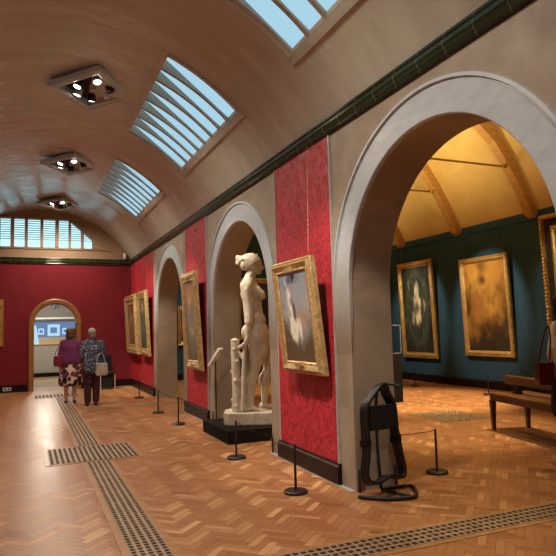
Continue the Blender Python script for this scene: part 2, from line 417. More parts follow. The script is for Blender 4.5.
# other walls
struct(MB().box(XL - .2, XL, YN, YF + .2, 0, 3.6).build('wall_left', M['redplain']))
struct(MB().box(XL - .2, XE + .2, YN - .2, YN, 0, 6.6).build('wall_back', M['redplain']))
struct(MB().box(XE, XE + .2, YN, YE + .2, 0, 4.2).build('wall_outer', M['blue']))
struct(MB().box(XB, XE, YE, YE + .2, 0, 6.6).build('wall_end', M['blue']))
mb = MB().prism([(XE, 0), (XE - .03, 0), (XE - .03, .17), (XE, .2)], 'y', YN, YE); struct(mb.build('baseboard_outer', M['base']))
mb = MB().box(XB, XE - .03, YE - .03, YE, 0, .2); struct(mb.build('baseboard_end', M['base']))
# dark picture rail moulding on top of the blue wall
mb = MB().prism([(XE, 3.62), (XE - .035, 3.64), (XE - .05, 3.70), (XE, 3.72)], 'y', YN, YE); trim(mb, M['blue'])
# far wall: red below the cornice, plaster lunette above, with door opening
DC, DR, DZ = .745, .535, 1.79
door = arch_outline(DC, DR, DZ, 24)
wall_poly('wall_far', [(XL, 0)] + door + [(XW + .45, 0), (XW + .45, 3.45), (XL, 3.45)], 'y', YF, YF + .3, M['redplain'])
lun = [(XL, 3.45)] + [(XW, 3.45)] + [(XW - (XW - XL) * i / 30, vz(XW - (XW - XL) * i / 30) + .02) for i in range(31)]
WIN = [(-1.15, 3.88), (2.0, 3.88), (1.10, 4.66), (-.67, 4.66), (-1.15, 4.25)]
wall_poly('wall_far', lun, 'y', YF, YF + .3, M['endplaster'], holes=[[(p[0], p[1]) for p in WIN]])
mb = MB(); mb.box(XL, DC - .68, YF - .03, YF, 0, .19); struct(mb.build('baseboard_far', M['base']))
mb = MB(); mb.box(DC + .68, XW - .045, YF - .03, YF, 0, .19); struct(mb.build('baseboard_far', M['base']))
# oak arched door casing
mb = MB(); ro = .675; vs = []; n = 30
path = [(0., -1)] 
pr_ = [(ro, 0.), (ro, .045), (ro - .03, .06), (DR + .03, .05), (DR, .03), (DR, -.3)]
pts = []
for r, d in pr_:
    row = [(DC - r, YF - d, 0)] + [(DC - r * math.cos(PI * i / n), YF - d, DZ + r * math.sin(PI * i / n)) for i in range(n + 1)] + [(DC + r, YF - d, 0)]
    pts += row
w = n + 3; mb.add(pts, [(j * w + i, j * w + i + 1, (j + 1) * w + i + 1, (j + 1) * w + i) for j in range(len(pr_) - 1) for i in range(w - 1)])
struct(mb.build('door_1', M['oak']))
# ------------------------------------------------------------------ lunette window
wr = bpy.data.objects.new('window_1', None); C.objects.link(wr); struct(wr)
def wclip(x):   # top of the opening at x
    if x < 1.10: return 4.66 if x > -.67 else 4.25 + (x + 1.15) * .854
    return 4.66 - (x - 1.10) * (4.66 - 3.88) / .90
edges = [(-1.1, -.70), (-.65, -.40), (-.31, -.05), (.03, .345), (.42, .73), (.82, 1.08), (1.14, 1.41), (1.48, 1.71)]
mb = MB(); prev = -1.15
for a, b in edges + [(2.0, 2.0)]:
    if a - prev > .005: mb.prism([(prev, 3.88), (a, 3.88), (a, wclip(a)), (prev, wclip(prev))], 'y', YF - .02, YF + .1)
    prev = b
mb.build('window_frame', M['endplaster'], wr)
for a, b in edges:
    z0 = 3.885; pa = [(a, z0), (b, z0), (b, wclip(b) - .01)]
    if a < 1.10 < b: pa.append((1.10, 4.65))
    pa.append((a, wclip(a) - .01))
    MB().prism(pa, 'y', YF + .16, YF + .17).build('pane', M['pane'], wr)
    mb = MB(); z = 4.10
    while z < 4.62:
        x1 = b
        if z > wclip(b) - .02: x1 = 1.10 + (4.66 - z) * .90 / .78 - .015
        if x1 > a + .02: mb.box(a, x1, YF + .11, YF + .14, z, z + .018)
        z += .062
    mb.build('blind', M['greywall'], wr)
# moulded outline round the lunette window
mb = MB(); out = [(2.22, 3.83), (1.13, 4.72), (-.70, 4.70), (-1.6, 3.92), (-1.6, 3.83)]
o2 = [(p[0] + (VC - p[0]) * .025, p[1] + (4.25 - p[1]) * .06) for p in out]
k = len(out)
vs = [(p[0], YF, p[1]) for p in out] + [(p[0], YF - .03, p[1]) for p in out] + [(p[0], YF - .03, p[1]) for p in o2] + [(p[0], YF, p[1]) for p in o2]
mb.add(vs, [(j * k + i, j * k + (i + 1) % k, (j + 1) * k + (i + 1) % k, (j + 1) * k + i) for j in range(3) for i in range(k)])
mb.build('window_frame', M['endplaster'], wr)

# ------------------------------------------------------------------ vault with skylights
th0 = math.asin((XW - VC) / VR); SX0, SX1 = 1.50, 2.34
SK = []
tA = math.asin((SX0 - VC) / VR); tB = math.asin((SX1 - VC) / VR)
for yc in ARCH: SK += [(yc, 1), (yc, -1)]
ths = sorted(set([-th0 + 2 * th0 * i / 48 for i in range(49)] + [tA, tB, -tA, -tB]))
HW = 1.36
ys = sorted(set([YN, YF] + [y + s * HW for y in ARCH for s in (-1, 1)] + [YN + (YF - YN) * i / 40 for i in range(41)]))
vs = []; fs = []
for y in ys:
    for t in ths: vs.append((VC + VR * math.sin(t), y, VZ + VR * math.cos(t)))
w = len(ths)
for j in range(len(ys) - 1):
    ym = (ys[j] + ys[j + 1]) / 2; iny = any(abs(ym - y) < HW for y in ARCH)
    for i in range(w - 1):
        tm = abs((ths[i] + ths[i + 1]) / 2)
        if iny and tA < tm < tB: continue
        fs.append((j * w + i, j * w + i + 1, (j + 1) * w + i + 1, (j + 1) * w + i))
o = MB().add(vs, fs).build('ceiling', M['vault'], smooth=True); struct(o)
mb = MB().box(XL - .15, XL, YN, YF, 3.55, 3.75).box(XL - .6, XL, YN, YF, 3.6, 3.65)
def arcp(t, d=0.): return (VC + (VR + d) * math.sin(t), VZ + (VR + d) * math.cos(t))
wn = 1
for yc in ARCH:
    for sg in (1, -1):
        wn += 1; wr = bpy.data.objects.new('window_%d' % wn, None); C.objects.link(wr); struct(wr); wr.location = (0, yc, 0)
        a, b = (tA, tB) if sg > 0 else (-tB, -tA)
        tt = [a + (b - a) * i / 14 for i in range(15)]
        up_, lo_ = (a, b) if sg > 0 else (b, a)
        gU = Vector(arcp(up_, .13)); gL = Vector(arcp(lo_, .035))
        def gl(t):     # point of the glazing plane straight above the vault at angle t
            x = arcp(t)[0]; f = (x - gU.x) / (gL.x - gU.x); return (x, gU.y + (gL.y - gU.y) * f)
        # shaft sides
        mb = MB()
        for s_ in (-1, 1):
            vv = [(arcp(t)[0], s_ * HW, arcp(t)[1]) for t in tt] + [(gl(t)[0], s_ * HW, gl(t)[1]) for t in tt]
            mb.add(vv, [(i, i + 1, 16 + i, 15 + i) for i in range(14)])
        for t in (a, b):
            mb.add([(arcp(t)[0], -HW, arcp(t)[1]), (arcp(t)[0], HW, arcp(t)[1]), (gl(t)[0], HW, gl(t)[1]), (gl(t)[0], -HW, gl(t)[1])], [(0, 1, 2, 3)])
        mb.build('window_frame', M['slat'], wr)
        # raised outline moulding
        mb = MB(); e = .045; fo = .03
        for s_ in (-1, 1):
            for k in range(14):
                q = [(arcp(tt[k], 0), arcp(tt[k + 1], 0))]
                p0, p1 = arcp(tt[k], -.022), arcp(tt[k + 1], -.022); r0, r1 = arcp(tt[k], .01), arcp(tt[k + 1], .01)
                y0, y1 = s_ * (HW + .06), s_ * (HW + .10)
                mb.add([(p0[0], y0, p0[1]), (p1[0], y0, p1[1]), (p1[0], y1, p1[1]), (p0[0], y1, p0[1]), (r0[0], y0, r0[1]), (r1[0], y0, r1[1]), (r1[0], y1, r1[1]), (r0[0], y1, r0[1])],
                       [(0, 1, 2, 3), (0, 1, 5, 4), (3, 2, 6, 7)])
        for t, s2 in ((a, -1), (b, 1)):
            for (u0, u1) in ((t + s2 * .020, t + s2 * .034),):
                p0, p1 = arcp(u0, -.022), arcp(u1, -.022); r0, r1 = arcp(u0, .01), arcp(u1, .01); Y = HW + .10
                mb.add([(p0[0], -Y, p0[1]), (p1[0], -Y, p1[1]), (p1[0], Y, p1[1]), (p0[0], Y, p0[1]), (r0[0], -Y, r0[1]), (r1[0], -Y, r1[1]), (r1[0], Y, r1[1]), (r0[0], Y, r0[1])],
                       [(0, 1, 2, 3), (0, 1, 5, 4), (3, 2, 6, 7), (0, 3, 7, 4), (1, 2, 6, 5)])
        mb.build('window_frame', M['vault'], wr)
        # curved louvres across the opening
        mb = MB(); nl = 7
        for j in range(1, nl + 1):
            y = -HW + 2 * HW * j / (nl + 1); h = .028
            vv = [(arcp(t)[0], y + s_ * h, arcp(t)[1]) for s_ in (-1, 1) for t in tt] + [(gl(t)[0], y + s_ * h, gl(t)[1]) for s_ in (-1, 1) for t in tt]
            n = 15
            ff = []
            for i in range(14):
                ff += [(i, i + 1, n + i + 1, n + i), (2 * n + i, 2 * n + i + 1, 3 * n + i + 1, 3 * n + i), (i, i + 1, 2 * n + i + 1, 2 * n + i), (n + i, n + i + 1, 3 * n + i + 1, 3 * n + i)]
            mb.add(vv, ff)
        mb.build('louvre', M['slat'], wr)
        # luminous glazing sits on top of the shaft
        vv = [(gl(t)[0], s_ * HW, gl(t)[1]) for s_ in (-1, 1) for t in tt]
        MB().add(vv, [(i, i + 1, 16 + i, 15 + i) for i in range(14)]).build('pane', M['sky'], wr)

# ------------------------------------------------------------------ side room roof and trusses
prof2 = [(XE + .05, 3.72), (9.5, 4.30), (9.15, 4.90), (8.75, 5.45), (8.25, 5.92), (7.6, 6.25), (6.9, 6.42), (6.49, 6.45)]
full = prof2 + [(2 * 6.49 - x, z) for x, z in prof2[::-1][1:]]
vs = [(x, y, z) for y in (YN, YE) for x, z in full]; n = len(full)
struct(MB().add(vs, [(i, i + 1, n + i + 1, n + i) for i in range(n - 1)]).build('ceiling', M['ochre'], smooth=True))
soff = [(9.72, 3.66), (9.60, 3.72), (9.35, 4.22), (9.03, 4.73), (8.70, 5.18), (8.25, 5.55), (7.6, 5.9), (6.9, 6.1), (6.49, 6.14)]
outr = [(9.80, 3.66), (9.80, 3.80), (9.54, 4.32), (9.19, 4.93), (8.79, 5.48), (8.29, 5.95), (7.63, 6.28), (6.93, 6.45), (6.49, 6.48)]
lab = {9.05: 'golden timber roof truss above the large beaded gilt frame', 11.38: 'golden timber roof truss above the painting of golden tones',
       13.71: 'golden timber roof truss above the dark painting with a pale oval'}
for yy in (2.05, 4.38, 6.72, 9.05, 11.38, 13.71, 16.04):
    g = lab.get(yy)
    if not g: continue
    t = thing('roof_truss', g, 'roof truss', (6.49, yy, 3.6))
    for s_ in (1, -1):
        m2 = MB(); k = len(soff); W = .10
        vv = [(s_ * (x - 6.49), y, z - 3.6) for y in (-W, W) for (x, z) in soff + outr[::-1]]
        m2.add(vv, [(i, i + 1, 2 * k + i + 1, 2 * k + i) for i in range(2 * k - 1)] +
               [(yy_ * 2 * k + i, yy_ * 2 * k + i + 1, yy_ * 2 * k + 2 * k - 2 - i, yy_ * 2 * k + 2 * k - 1 - i) for yy_ in (0, 1) for i in range(k - 1)])
        m2.build('rib', M['timber'], t)
    MB().tube([(-2.56, 0, 1.10), (2.56, 0, 1.10)], .022).ball((2.50, 0, 1.10), .045).ball((-2.50, 0, 1.10), .045).build('tie_rod', M['timber'], t, smooth=True)

# ------------------------------------------------------------------ room beyond the far door
struct(MB().box(-2, 3.2, 23.3, 23.5, 0, 2.6).build('wall_beyond', M['greywall']))
struct(MB().box(-2.1, -2, YF + .3, 23.4, 0, 2.6).build('wall_beyond', M['greywall']))
struct(MB().box(3.1, 3.2, YF + .3, 23.4, 0, 2.6).build('wall_beyond', M['greywall']))
struct(MB().box(-2, 3.2, YF + .3, 23.4, 2.55, 2.65).build('ceiling', M['greywall']))
struct(MB().box(-2, 3.1, 22.68, 22.7, 0, .14).build('baseboard_beyond', M['base']))
dc = thing('display_counter', 'long pale counter below lit display seen through the arched doorway', 'display counter', (.6, 23.0, 0))
MB().box(-2.5, 2.4, -.3, .25, 0.003, 1.1).build('body', M['greywall'], dc)
MB().box(-2.5, 2.4, -.32, .25, 1.1, 1.15).build('ledge', M['border'], dc)
MB().prism([(-.18, 1.151), (.24, 1.151), (.24, 1.40), (.18, 1.40)], 'x', -2.5, 2.4).build('sloping_top', mat('cream_board', (.75, .58, .36), .6, (.68, .5, .3), 4), dc)
scn = tag(MB().box(-.9, 2.3, 23.25, 23.298, 1.40, 1.95).build('backlit_panel', M['glowblue']), 'blue backlit display panel seen through the arched doorway', 'display panel')
for k, (x0, x1, z0, z1, L) in enumerate([(.42, .62, 1.50, 1.72, 'small glowing framed picture left of the big one beyond the doorway'), (  .74, 1.16, 1.44, 1.86, 'largest glowing framed picture in the middle beyond the doorway'), (1.25, 1.44, 1.50, 1.72, 'small glowing framed picture right of the big one beyond the doorway')]):
    t = thing('framed_picture', L, 'picture', ((x0 + x1) / 2, 23.24, z0), group=None)
    w_ = (x1 - x0) / 2; h_ = z1 - z0
    MB().box(-w_, w_, -.02, .01, 0, h_).build('picture_frame', M['glowwhite'], t)
    MB().box(-w_ * .55, w_ * .55, -.026, -.02, h_ * .25, h_ * .75).build('picture_image', M['glowblue'], t)
tag(MB().prism([(.16, 1.17), (.44, 1.17), (.40, 1.55), (.34, 1.85), (.22, 1.85), (.18, 1.5)], 'y', 22.73, 22.80, Matrix.Translation((0, 0, -.018))).build('lit_exhibit', M['glowwhite']), 'pale blue glowing exhibit standing on the counter at the doorway left side', 'exhibit')
trim(MB().box(.3, 2.2, 22.4, 22.6, 2.04, 2.10), M['white'])
cf = thing('ceiling_fixture', 'small dark spotlight cluster on ceiling beyond the arched doorway', 'ceiling light', (.86, 21.0, 2.55))
MB().box(-.02, .02, -.02, .02, -.12, 0).ball((0, 0, -.16), .07).ball((.1, 0, -.14), .05).build('lamp_body', M['black'], cf)
MB().tube([(-.45, 0, -.03), (.45, 0, -.03)], .012).build('track', M['black'], cf)

# ------------------------------------------------------------------ ceiling light boxes
def light_box():
    t = thing('ceiling_light', 'x', 'ceiling light', group='diamond shaped ceiling light boxes')
    mb = MB(); a, b = .585, .75     # half diagonals
    def ring(s, z): return [(-a * s, 0, z), (0, -b * s, z), (a * s, 0, z), (0, b * s, z)]
    rings = [ring(1.0, .06), ring(1.0, 0), ring(.95, -.012), ring(.92, .0), ring(.86, -.012), ring(.76, .0), ring(.76, .09)]
    vs = sum(rings, [])
    mb.add(vs, [(j * 4 + i, j * 4 + (i + 1) % 4, (j + 1) * 4 + (i + 1) % 4, (j + 1) * 4 + i) for j in range(len(rings) - 1) for i in range(4)])
    mb.build('frame', mat('light_frame', (.50, .58, .55), .4, (.44, .52, .49), 6), t, fix=True)
    MB().add(ring(.76, .09), [(0, 1, 2, 3)]).build('back_panel', M['dark'], t)
    for k, (x, y, tx, ty) in enumerate([(-.20, -.12, -.5, -.2), (.02, -.36, .1, -.4), (.22, -.10, .5, 0.), (-.18, .16, -.4, .2), (.02, .32, 0., .3), (.22, .14, .4, .4)]):
        d = Vector((tx, ty, -1.2)).normalized(); T = Matrix.Translation((x, y, .02)) @ d.to_track_quat('-Z', 'Y').to_matrix().to_4x4()
        sp = MB().lathe([(.03, .09), (.05, .07), (.058, 0), (.058, -.035), (.05, -.035), (.05, -.02)], 16, T).build('spotlight', M['grey'] if k % 2 else M['black'], t, smooth=False)
        sp.data.polygons  # body
        if k != 2 and k != 5:
            MB().lathe([(.048, -.024), (.048, -.028)], 16, T).build('lens', M['lamp'], sp)
        else:
            MB().lathe([(.048, -.024), (.048, -.028)], 16, T).build('lens', M['dark'], sp)
    MB().box(-.04, .04, -.04, .04, .02, .10).build('socket', M['grey'], t)
    return t
lb = light_box()
for k, (x, y, L) in enumerate([(.815, 8.2, 'nearest and largest diamond light box on the vaulted ceiling'), (.80, 12.1, 'middle diamond light box of the vaulted ceiling with glowing lamps'),
                               (.80, 15.95, 'farthest diamond light box just in front of the lunette window')]):
    o = lb if k == 0 else copy_tree(lb)
    o.location = (x, y, 4.815); o['label'] = L

# ------------------------------------------------------------------ pictures
def frame_mesh(mb, w, h, prof):
    vs = []
    for ins, d in prof: vs += [(-w / 2 + ins, -d, ins), (w / 2 - ins, -d, ins), (w / 2 - ins, -d, h - ins), (-w / 2 + ins, -d, h - ins)]
    mb.add(vs, [(j * 4 + i, j * 4 + (i + 1) % 4, (j + 1) * 4 + (i + 1) % 4, (j + 1) * 4 + i) for j in range(len(prof) - 1) for i in range(4)])
def beads(w, h, ins, d, r, step):
    """a beaded rail: one closed tube whose radius swells at every bead"""
    A, B_, m_ = -w / 2 + ins, w / 2 - ins, h - ins
    cs = [(A, ins), (B_, ins), (B_, m_), (A, m_)]; pts = []; rad = []
    for i in range(4):
        p, q = Vector(cs[i]), Vector(cs[(i + 1) % 4]); n = max(2, round((q - p).length / step))
        for k in range(n):
            for j, rr in enumerate((1., .85, .35, .85)):
                c = p.lerp(q, (k + j / 4) / n); pts.append((c.x, -d, c.y)); rad.append(r * rr)
    mb = MB(); n = len(pts); vs = []
    for i, c in enumerate(pts):
        t = (Vector(pts[(i + 1) % n]) - Vector(pts[i - 1])).normalized(); u = Vector((0, 1, 0)); v = t.cross(u)
        for k in range(6): a = PI * k / 3; vs.append(Vector(c) + (u * math.cos(a) + v * math.sin(a)) * rad[i])
    return mb.add(vs, [(i * 6 + k, i * 6 + (k + 1) % 6, ((i + 1) % n) * 6 + (k + 1) % 6, ((i + 1) % n) * 6 + k) for i in range(n) for k in range(6)])
def canvas(w, h, z0, d, fn, parent, n=70):
    nx = n; nz = int(n * h / w); vs = []; fs = []; cols = []
    for j in range(nz + 1):
        for i in range(nx + 1):
            u, v = i / nx, j / nz; vs.append((-w / 2 + w * u, -d, z0 + h * v)); c = fn(u, v); cols += [max(0, c[0]), max(0, c[1]), max(0, c[2]), 1]
    fs = [(j * (nx + 1) + i, j * (nx + 1) + i + 1, (j + 1) * (nx + 1) + i + 1, (j + 1) * (nx + 1) + i) for j in range(nz) for i in range(nx)]
    mb = MB().add(vs, fs); o = mb.build('canvas', M['paint'], parent, fix=False)
    a = o.data.color_attributes.new('Col', 'FLOAT_COLOR', 'POINT'); a.data.foreach_set('color', cols); return o
def nz(u, v, s, seed=0): return noise.noise(Vector((u * s, v * s, seed * 7.3)))
def fb(u, v, s, seed=0): return noise.fractal(Vector((u * s, v * s, seed * 7.3)), 1., 2., 4)
def lerp(a, b, t): t = max(0, min(1, t)); return tuple(x + (y - x) * t for x, y in zip(a, b))
def g2(u, v, cu, cv, su, sv): return math.exp(-((u - cu) / su) ** 2 - ((v - cv) / sv) ** 2)
def picture(name, label, cat, loc, rz, lean, w, h, prof, fn, mat_, bead=None, plaques=None, chains=None, group=None):
    t = thing(name, label, cat, loc, rz, lean, group)
    mb = MB(); frame_mesh(mb, w, h, prof); fr = mb.build('picture_frame', mat_, t)
    ins, d = prof[-1]
    canvas(w - 2 * ins, h - 2 * ins, ins, d - .002, fn, t)
    MB().box(-w / 2 + .02, w / 2 - .02, -.02, -.003, .02, h - .02).build('backing_board', M['dark'], t)
    if bead: beads(w, h, *bead).build('bead_moulding', mat_, fr, smooth=True)
    for (x, z, pw, ph) in (plaques or []):
        MB().box(x - pw / 2, x + pw / 2, -prof[-1][1] - .055, -.04, z - ph / 2, z + ph / 2).build('name_plate', M['gold'], fr)
    for (x, L) in (chains or []):
        mb = MB()
        a = Vector((x, -.02, h - .04)); b = Vector((x, 0., h - .04 + L)); 
        # keep the chain vertical in the world although the frame leans
        b = Vector((x, math.sin(lean) * L * 1., h - .04 + L * math.cos(lean)))
        n = int(L / .022)
        for i in range(n):
            p = a.lerp(b, i / n); mb.ball(p, .0045, 5)
        mb.tube([a, b], .002, 4)
        mb.build('hanging_chain', M['chain'], t)
    return t
W_ = -PI / 2
# big stand-in pictures (generic brushwork, same size and colours)
def fn_sky(u, v):      # pale shape over blue-grey sky, brown ground
    c = lerp((.10, .07, .04), (.36, .36, .36), (v - .18) * 3 + fb(u, v, 4, 1) * .5)
    c = lerp(c, (.20, .28, .40), (v - .6) * 2 + fb(u, v, 3, 2) * .5)
    wv = max(g2(u, v, .42, .38, .24, .20), g2(u + .25 * (v - .6), v, .34, .66, .09, .22)) + fb(u * 1.5, v, 6, 3) * .35
    c = lerp(c, (.80, .77, .70), (wv - .35) * 3.)
    c = lerp(c, (.10, .09, .09), (g2(u + .3 * (v - .6), v, .43, .6, .07, .22) + fb(u, v, 9, 4) * .6 - .35) * 2.6)
    return lerp(c, (.40, .20, .06), g2(u, v, .7, .5, .15, .08) * .7)
picture('gilt_framed_painting', 'gilt framed painting with pale shape on blue grey sky, leaning out on near red pier', 'painting',
        (XW - .07, 5.585, 1.03), W_, R(6.), .95, 1.19, [(0, 0), (0, .045), (.012, .062), (.03, .058), (.042, .085), (.05, .085), (.10, .062), (.115, .066), (.128, .05)], fn_sky, M['gold'],
        bead=(.02, .055, .008, .03), plaques=[(0, .105, .16, .035), (0, 1.19 - .105, .16, .035)], chains=[(-.42, 1.1), (.38, 1.15)])
def fn_sunset(u, v):
    c = lerp((.12, .085, .03), (.17, .14, .08), v * 2)
    c = lerp(c, (.36, .15, .07), (v - .55) * 3 + fb(u, v, 4, 1) * .4); c = lerp(c, (.12, .11, .11), (v - .88) * 8)
    c = lerp(c, (.75, .30, .10), g2(u, v, .5, .76, .16, .07)); c = lerp(c, (.62, .45, .20), (g2(u, v, .5, .36, .22, .06) + fb(u, v, 7, 2) * .3 - .2))
    return lerp(c, (.10, .13, .12), (fb(u, v, 5, 5) + .1) * .9)
picture('gilt_framed_painting', 'tall gilt framed painting of orange dusk tones on the second red pier', 'painting',
        (XW - .06, 9.96, .83), W_, R(3.5), .93, 1.68, [(0, 0), (0, .04), (.012, .055), (.03, .05), (.05, .075), (.06, .075), (.13, .055), (.15, .06), (.165, .045)], fn_sunset, M['gold'],
        bead=(.02, .05, .007, .035), plaques=[(0, .10, .12, .03), (0, 1.58, .12, .03)], chains=[(-.38, .85), (.38, .85)])
def fn_green(u, v):
    c = lerp((.05, .07, .04), (.10, .14, .09), v + fb(u, v, 4, 3) * .6)
    c = lerp(c, (.50, .30, .12), (g2(u, v, .5, .8, .18, .14) + fb(u, v, 5, 1) * .4 - .3) * 1.6)
    return lerp(c, (.06, .16, .12), (g2(u, v, .5, .4, .4, .2) + fb(u, v, 6, 7) * .4 - .4))
picture('gilt_framed_painting', 'gilt framed painting of green tones nearer of the pair at the corridor end', 'painting',
        (XW - .06, 14.53, .92), W_, R(3.), 1.14, 1.58, [(0, 0), (0, .04), (.015, .06), (.03, .05), (.05, .08), (.06, .08), (.15, .055), (.17, .06), (.185, .045)], fn_green, M['gold'],
        bead=(.02, .055, .009, .04), plaques=[(0, .11, .12, .03)], chains=[(-.48, .9), (.48, .9)])
def fn_warm(u, v):
    c = lerp((.10, .05, .02), (.30, .16, .06), .5 + fb(u, v, 4, 8) * .9)
    c = lerp(c, (.55, .36, .20), (g2(u, v, .5, .65, .2, .2) + fb(u, v, 5, 2) * .4 - .35) * 1.5)
    return lerp(c, (.04, .05, .03), (fb(u, v, 5, 4)) * 1.2)
picture('gilt_framed_painting', 'ornate gilt framed painting of brown tones farther of the pair at corridor end', 'painting',
        (XW - .06, 16.18, .92), W_, R(3.), 1.60, 1.58, [(0, 0), (0, .05), (.02, .085), (.06, .075), (.10, .10), (.13, .10), (.20, .06), (.24, .07), (.26, .05)], fn_warm, M['gold'],
        bead=(.05, .09, .018, .06), plaques=[(0, .13, .16, .04)], chains=[(-.6, .9), (.6, .9)])
def fn_oval(u, v):
    r = math.hypot((u - .5) / .40, (v - .52) / .46)
    c = lerp((.05, .065, .045), (.012, .017, .013), r - .5 + fb(u, v, 5, 1) * .4)
    ring = math.exp(-((r - .90) / .10) ** 2); c = lerp(c, (.10, .11, .08), ring * .55 + fb(u, v, 12, 3) * .15)
    c = lerp(c, (.78, .72, .45), (g2(u, v, .5, .60, .20, .10) * .9 + g2(u, v, .5, .40, .18, .10) * .95 + g2(u, v, .5, .77, .10, .07) * .8 + fb(u * 1.4, v, 8, 6) * .55 - .3) * 1.5)
    return lerp(c, (.05, .08, .04), g2(u, v, .5, .52, .14, .045) * .7)
P1 = [(0, 0), (0, .06), (.02, .08), (.05, .07), (.075, .09), (.10, .075), (.13, .05), (.15, .05), (.155, .035)]
picture('gilt_framed_painting', 'dark painting with pale glowing oval, left of the two on the blue wall', 'painting',
        (XE - .02, 13.05, .62), W_, R(2.), 1.50, 2.58, P1, fn_oval, M['gold2'], chains=[(-.6, .45), (.6, .45)])
def fn_gold(u, v):
    c = lerp((.10, .045, .012), (.55, .28, .05), .45 + .5 * (v - .45) * 1.6 + fb(u, v, 3, 4) * .9)
    c = lerp(c, (.78, .46, .09), (g2(u, v, .28, .78, .28, .16) + g2(u, v, .72, .55, .2, .25) * .6 + fb(u, v, 6, 3) * .5 - .35))
    c = lerp(c, (.38, .17, .05), (g2(u + .1 * v, v, .35, .52, .15, .22) - .2) * 1.3)
    c = lerp(c, (.035, .03, .02), (.36 - v) * 4 + (u - .4) * .3 + fb(u, v, 5, 9) * .7)
    c = lerp(c, (.07, .03, .01), (g2(u, v, .45, .80, .12, .07) - .3) * 1.3)
    return lerp(c, (.10, .05, .015), ((u - .62) * 2) * (.8 if v > .3 else 0) * .5)
P2 = [(0, 0), (0, .06), (.02, .08), (.05, .07), (.075, .085), (.10, .07), (.12, .05), (.135, .035)]
picture('gilt_framed_painting', 'golden and umber painting, middle of the blue wall behind the bench', 'painting',
        (XE - .02, 10.49, .74), W_, R(2.), 1.54, 2.29, P2, fn_gold, M['gold2'], chains=[(-.65, .62), (.65, .62)])
def fn_dim(u, v): return lerp((.30, .15, .03), (.10, .05, .02), .5 + fb(u, v, 3, 5))
picture('gilt_framed_painting', 'very large beaded gilt frame cut off by the right edge of the photo', 'painting',
        (XE - .02, 7.47, .68), W_, R(2.), 2.56, 2.96, [(0, 0), (0, .08), (.015, .10), (.09, .10), (.10, .06), (.24, .055), (.25, .075), (.30, .09), (.34, .07), (.35, .05)], fn_dim, M['gold2'],
        bead=(.052, .115, .034, .075))
def fn_brown(u, v): return lerp((.06, .035, .015), (.34, .2, .08), (.5 - abs(v - .45 - .2 * u)) * 1.2 + fb(u, v, 4, 6) * .7 - .2)
picture('gilt_framed_painting', 'small wide gilt framed painting seen through the farthest arch', 'painting',
        (4.84, YE - .02, 1.05), 0, R(2.), 1.1, 1.22, P2, fn_brown, M['gold2'])
def fn_black(u, v): return lerp((.006, .006, .007), (.04, .03, .02), .3 + fb(u, v, 4, 6))
picture('gilt_framed_painting', 'dark painting in ornate pierced gilt frame, seen behind the marble statue', 'painting',
        (6.85, YE - .02, 1.15), 0, R(2.), 1.25, 2.0, P1, fn_black, M['gold2'], bead=(.03, .1, .035, .09))
BIG = [o for o in bpy.data.objects if o.get('label', '').startswith('very large beaded')][0]
mb = MB(); frame_mesh(mb, 2.36, 2.76, [(.0, .0), (.0, .006), (.135, .006), (.135, .0)]); o = mb.build('dark_flat', M['dark'], BIG); o.location = (0, -.057, .10)
# edge of a picture on the far wall at the left
picture('gilt_framed_painting', 'gilt framed picture on the far red wall at the left edge of the photo', 'painting',
        (-.98, YF - .01, 1.22), 0, R(2.), .88, 1.22, P2, fn_brown, M['gold2'])

# ------------------------------------------------------------------ floor grilles
def grille(name, label, x0, x1, y0, y1, step_l=.058, ncol=5, along='y', border=.05, bars=.022, hbar=.016):
    t = thing(name, label, 'floor grille', ((x0 + x1) / 2, (y0 + y1) / 2, 0))
    hw, hl = (x1 - x0) / 2, (y1 - y0) / 2
    if along == 'x': hw, hl = hl, hw; t.rotation_euler = (0, 0, PI / 2)
    MB().box(-hw, hw, -hl, hl, .0005, .0025).build('pit', M['dark'], t)
    mb = MB()
    for i in range(ncol + 1):
        x = -hw + 2 * hw * i / ncol; mb.box(max(-hw, x - bars / 2), min(hw, x + bars / 2), -hl, hl, .0025, .0075)
    n = int(2 * hl / step_l)
    for i in range(n + 1):
        y = -hl + 2 * hl * i / n; mb.box(-hw, hw, max(-hl, y - hbar / 2), min(hl, y + hbar / 2), .0025, .0072)
    mb.build('lattice', M['grille'], t, fix=False)
    if border:
        mb = MB()
        for s_ in (-1, 1):
            mb.box(min(s_ * hw, s_ * (hw + border)), max(s_ * hw, s_ * (hw + border)), -hl - border, hl + border, .0005, .0045)
            mb.box(-hw, hw, min(s_ * hl, s_ * (hl + border)), max(s_ * hl, s_ * (hl + border)), .0005, .0045)
        mb.build('border_board', M['border'], t, fix=False)
    return t
grille('floor_grille', 'long slotted floor grille running from the photo foreground to the wide cross panel', .665, .93, 1.5, 7.33, ncol=5)
grille('floor_grille', 'long slotted floor grille leading from the wide cross panel to the visitors', .665, .93, 8.42, 15.05, ncol=5)
grille('floor_grille', 'wide rectangular floor grille crossing the middle of the corridor floor', .27, 1.29, 7.40, 8.35, step_l=.095, ncol=17, bars=.03, hbar=.012)
grille('floor_grille', 'far rectangular floor grille before the arched doorway', .21, 1.20, 15.15, 15.90, step_l=.1, ncol=12, bars=.03, hbar=.012)
grille('floor_grille', 'slotted floor grille running through the nearest arch, bottom right', 1.05, 9.0, 3.46, 3.72, along='x', ncol=4)
grille('floor_grille', 'slotted floor grille running through the farthest arch', 1.05, 5.5, 12.24, 12.45, along='x', ncol=4, border=.03)
grille('floor_grille', 'square floor grille in the blue room between case and bench', 5.93, 6.86, 7.42, 8.40, step_l=.07, ncol=13, border=.0)

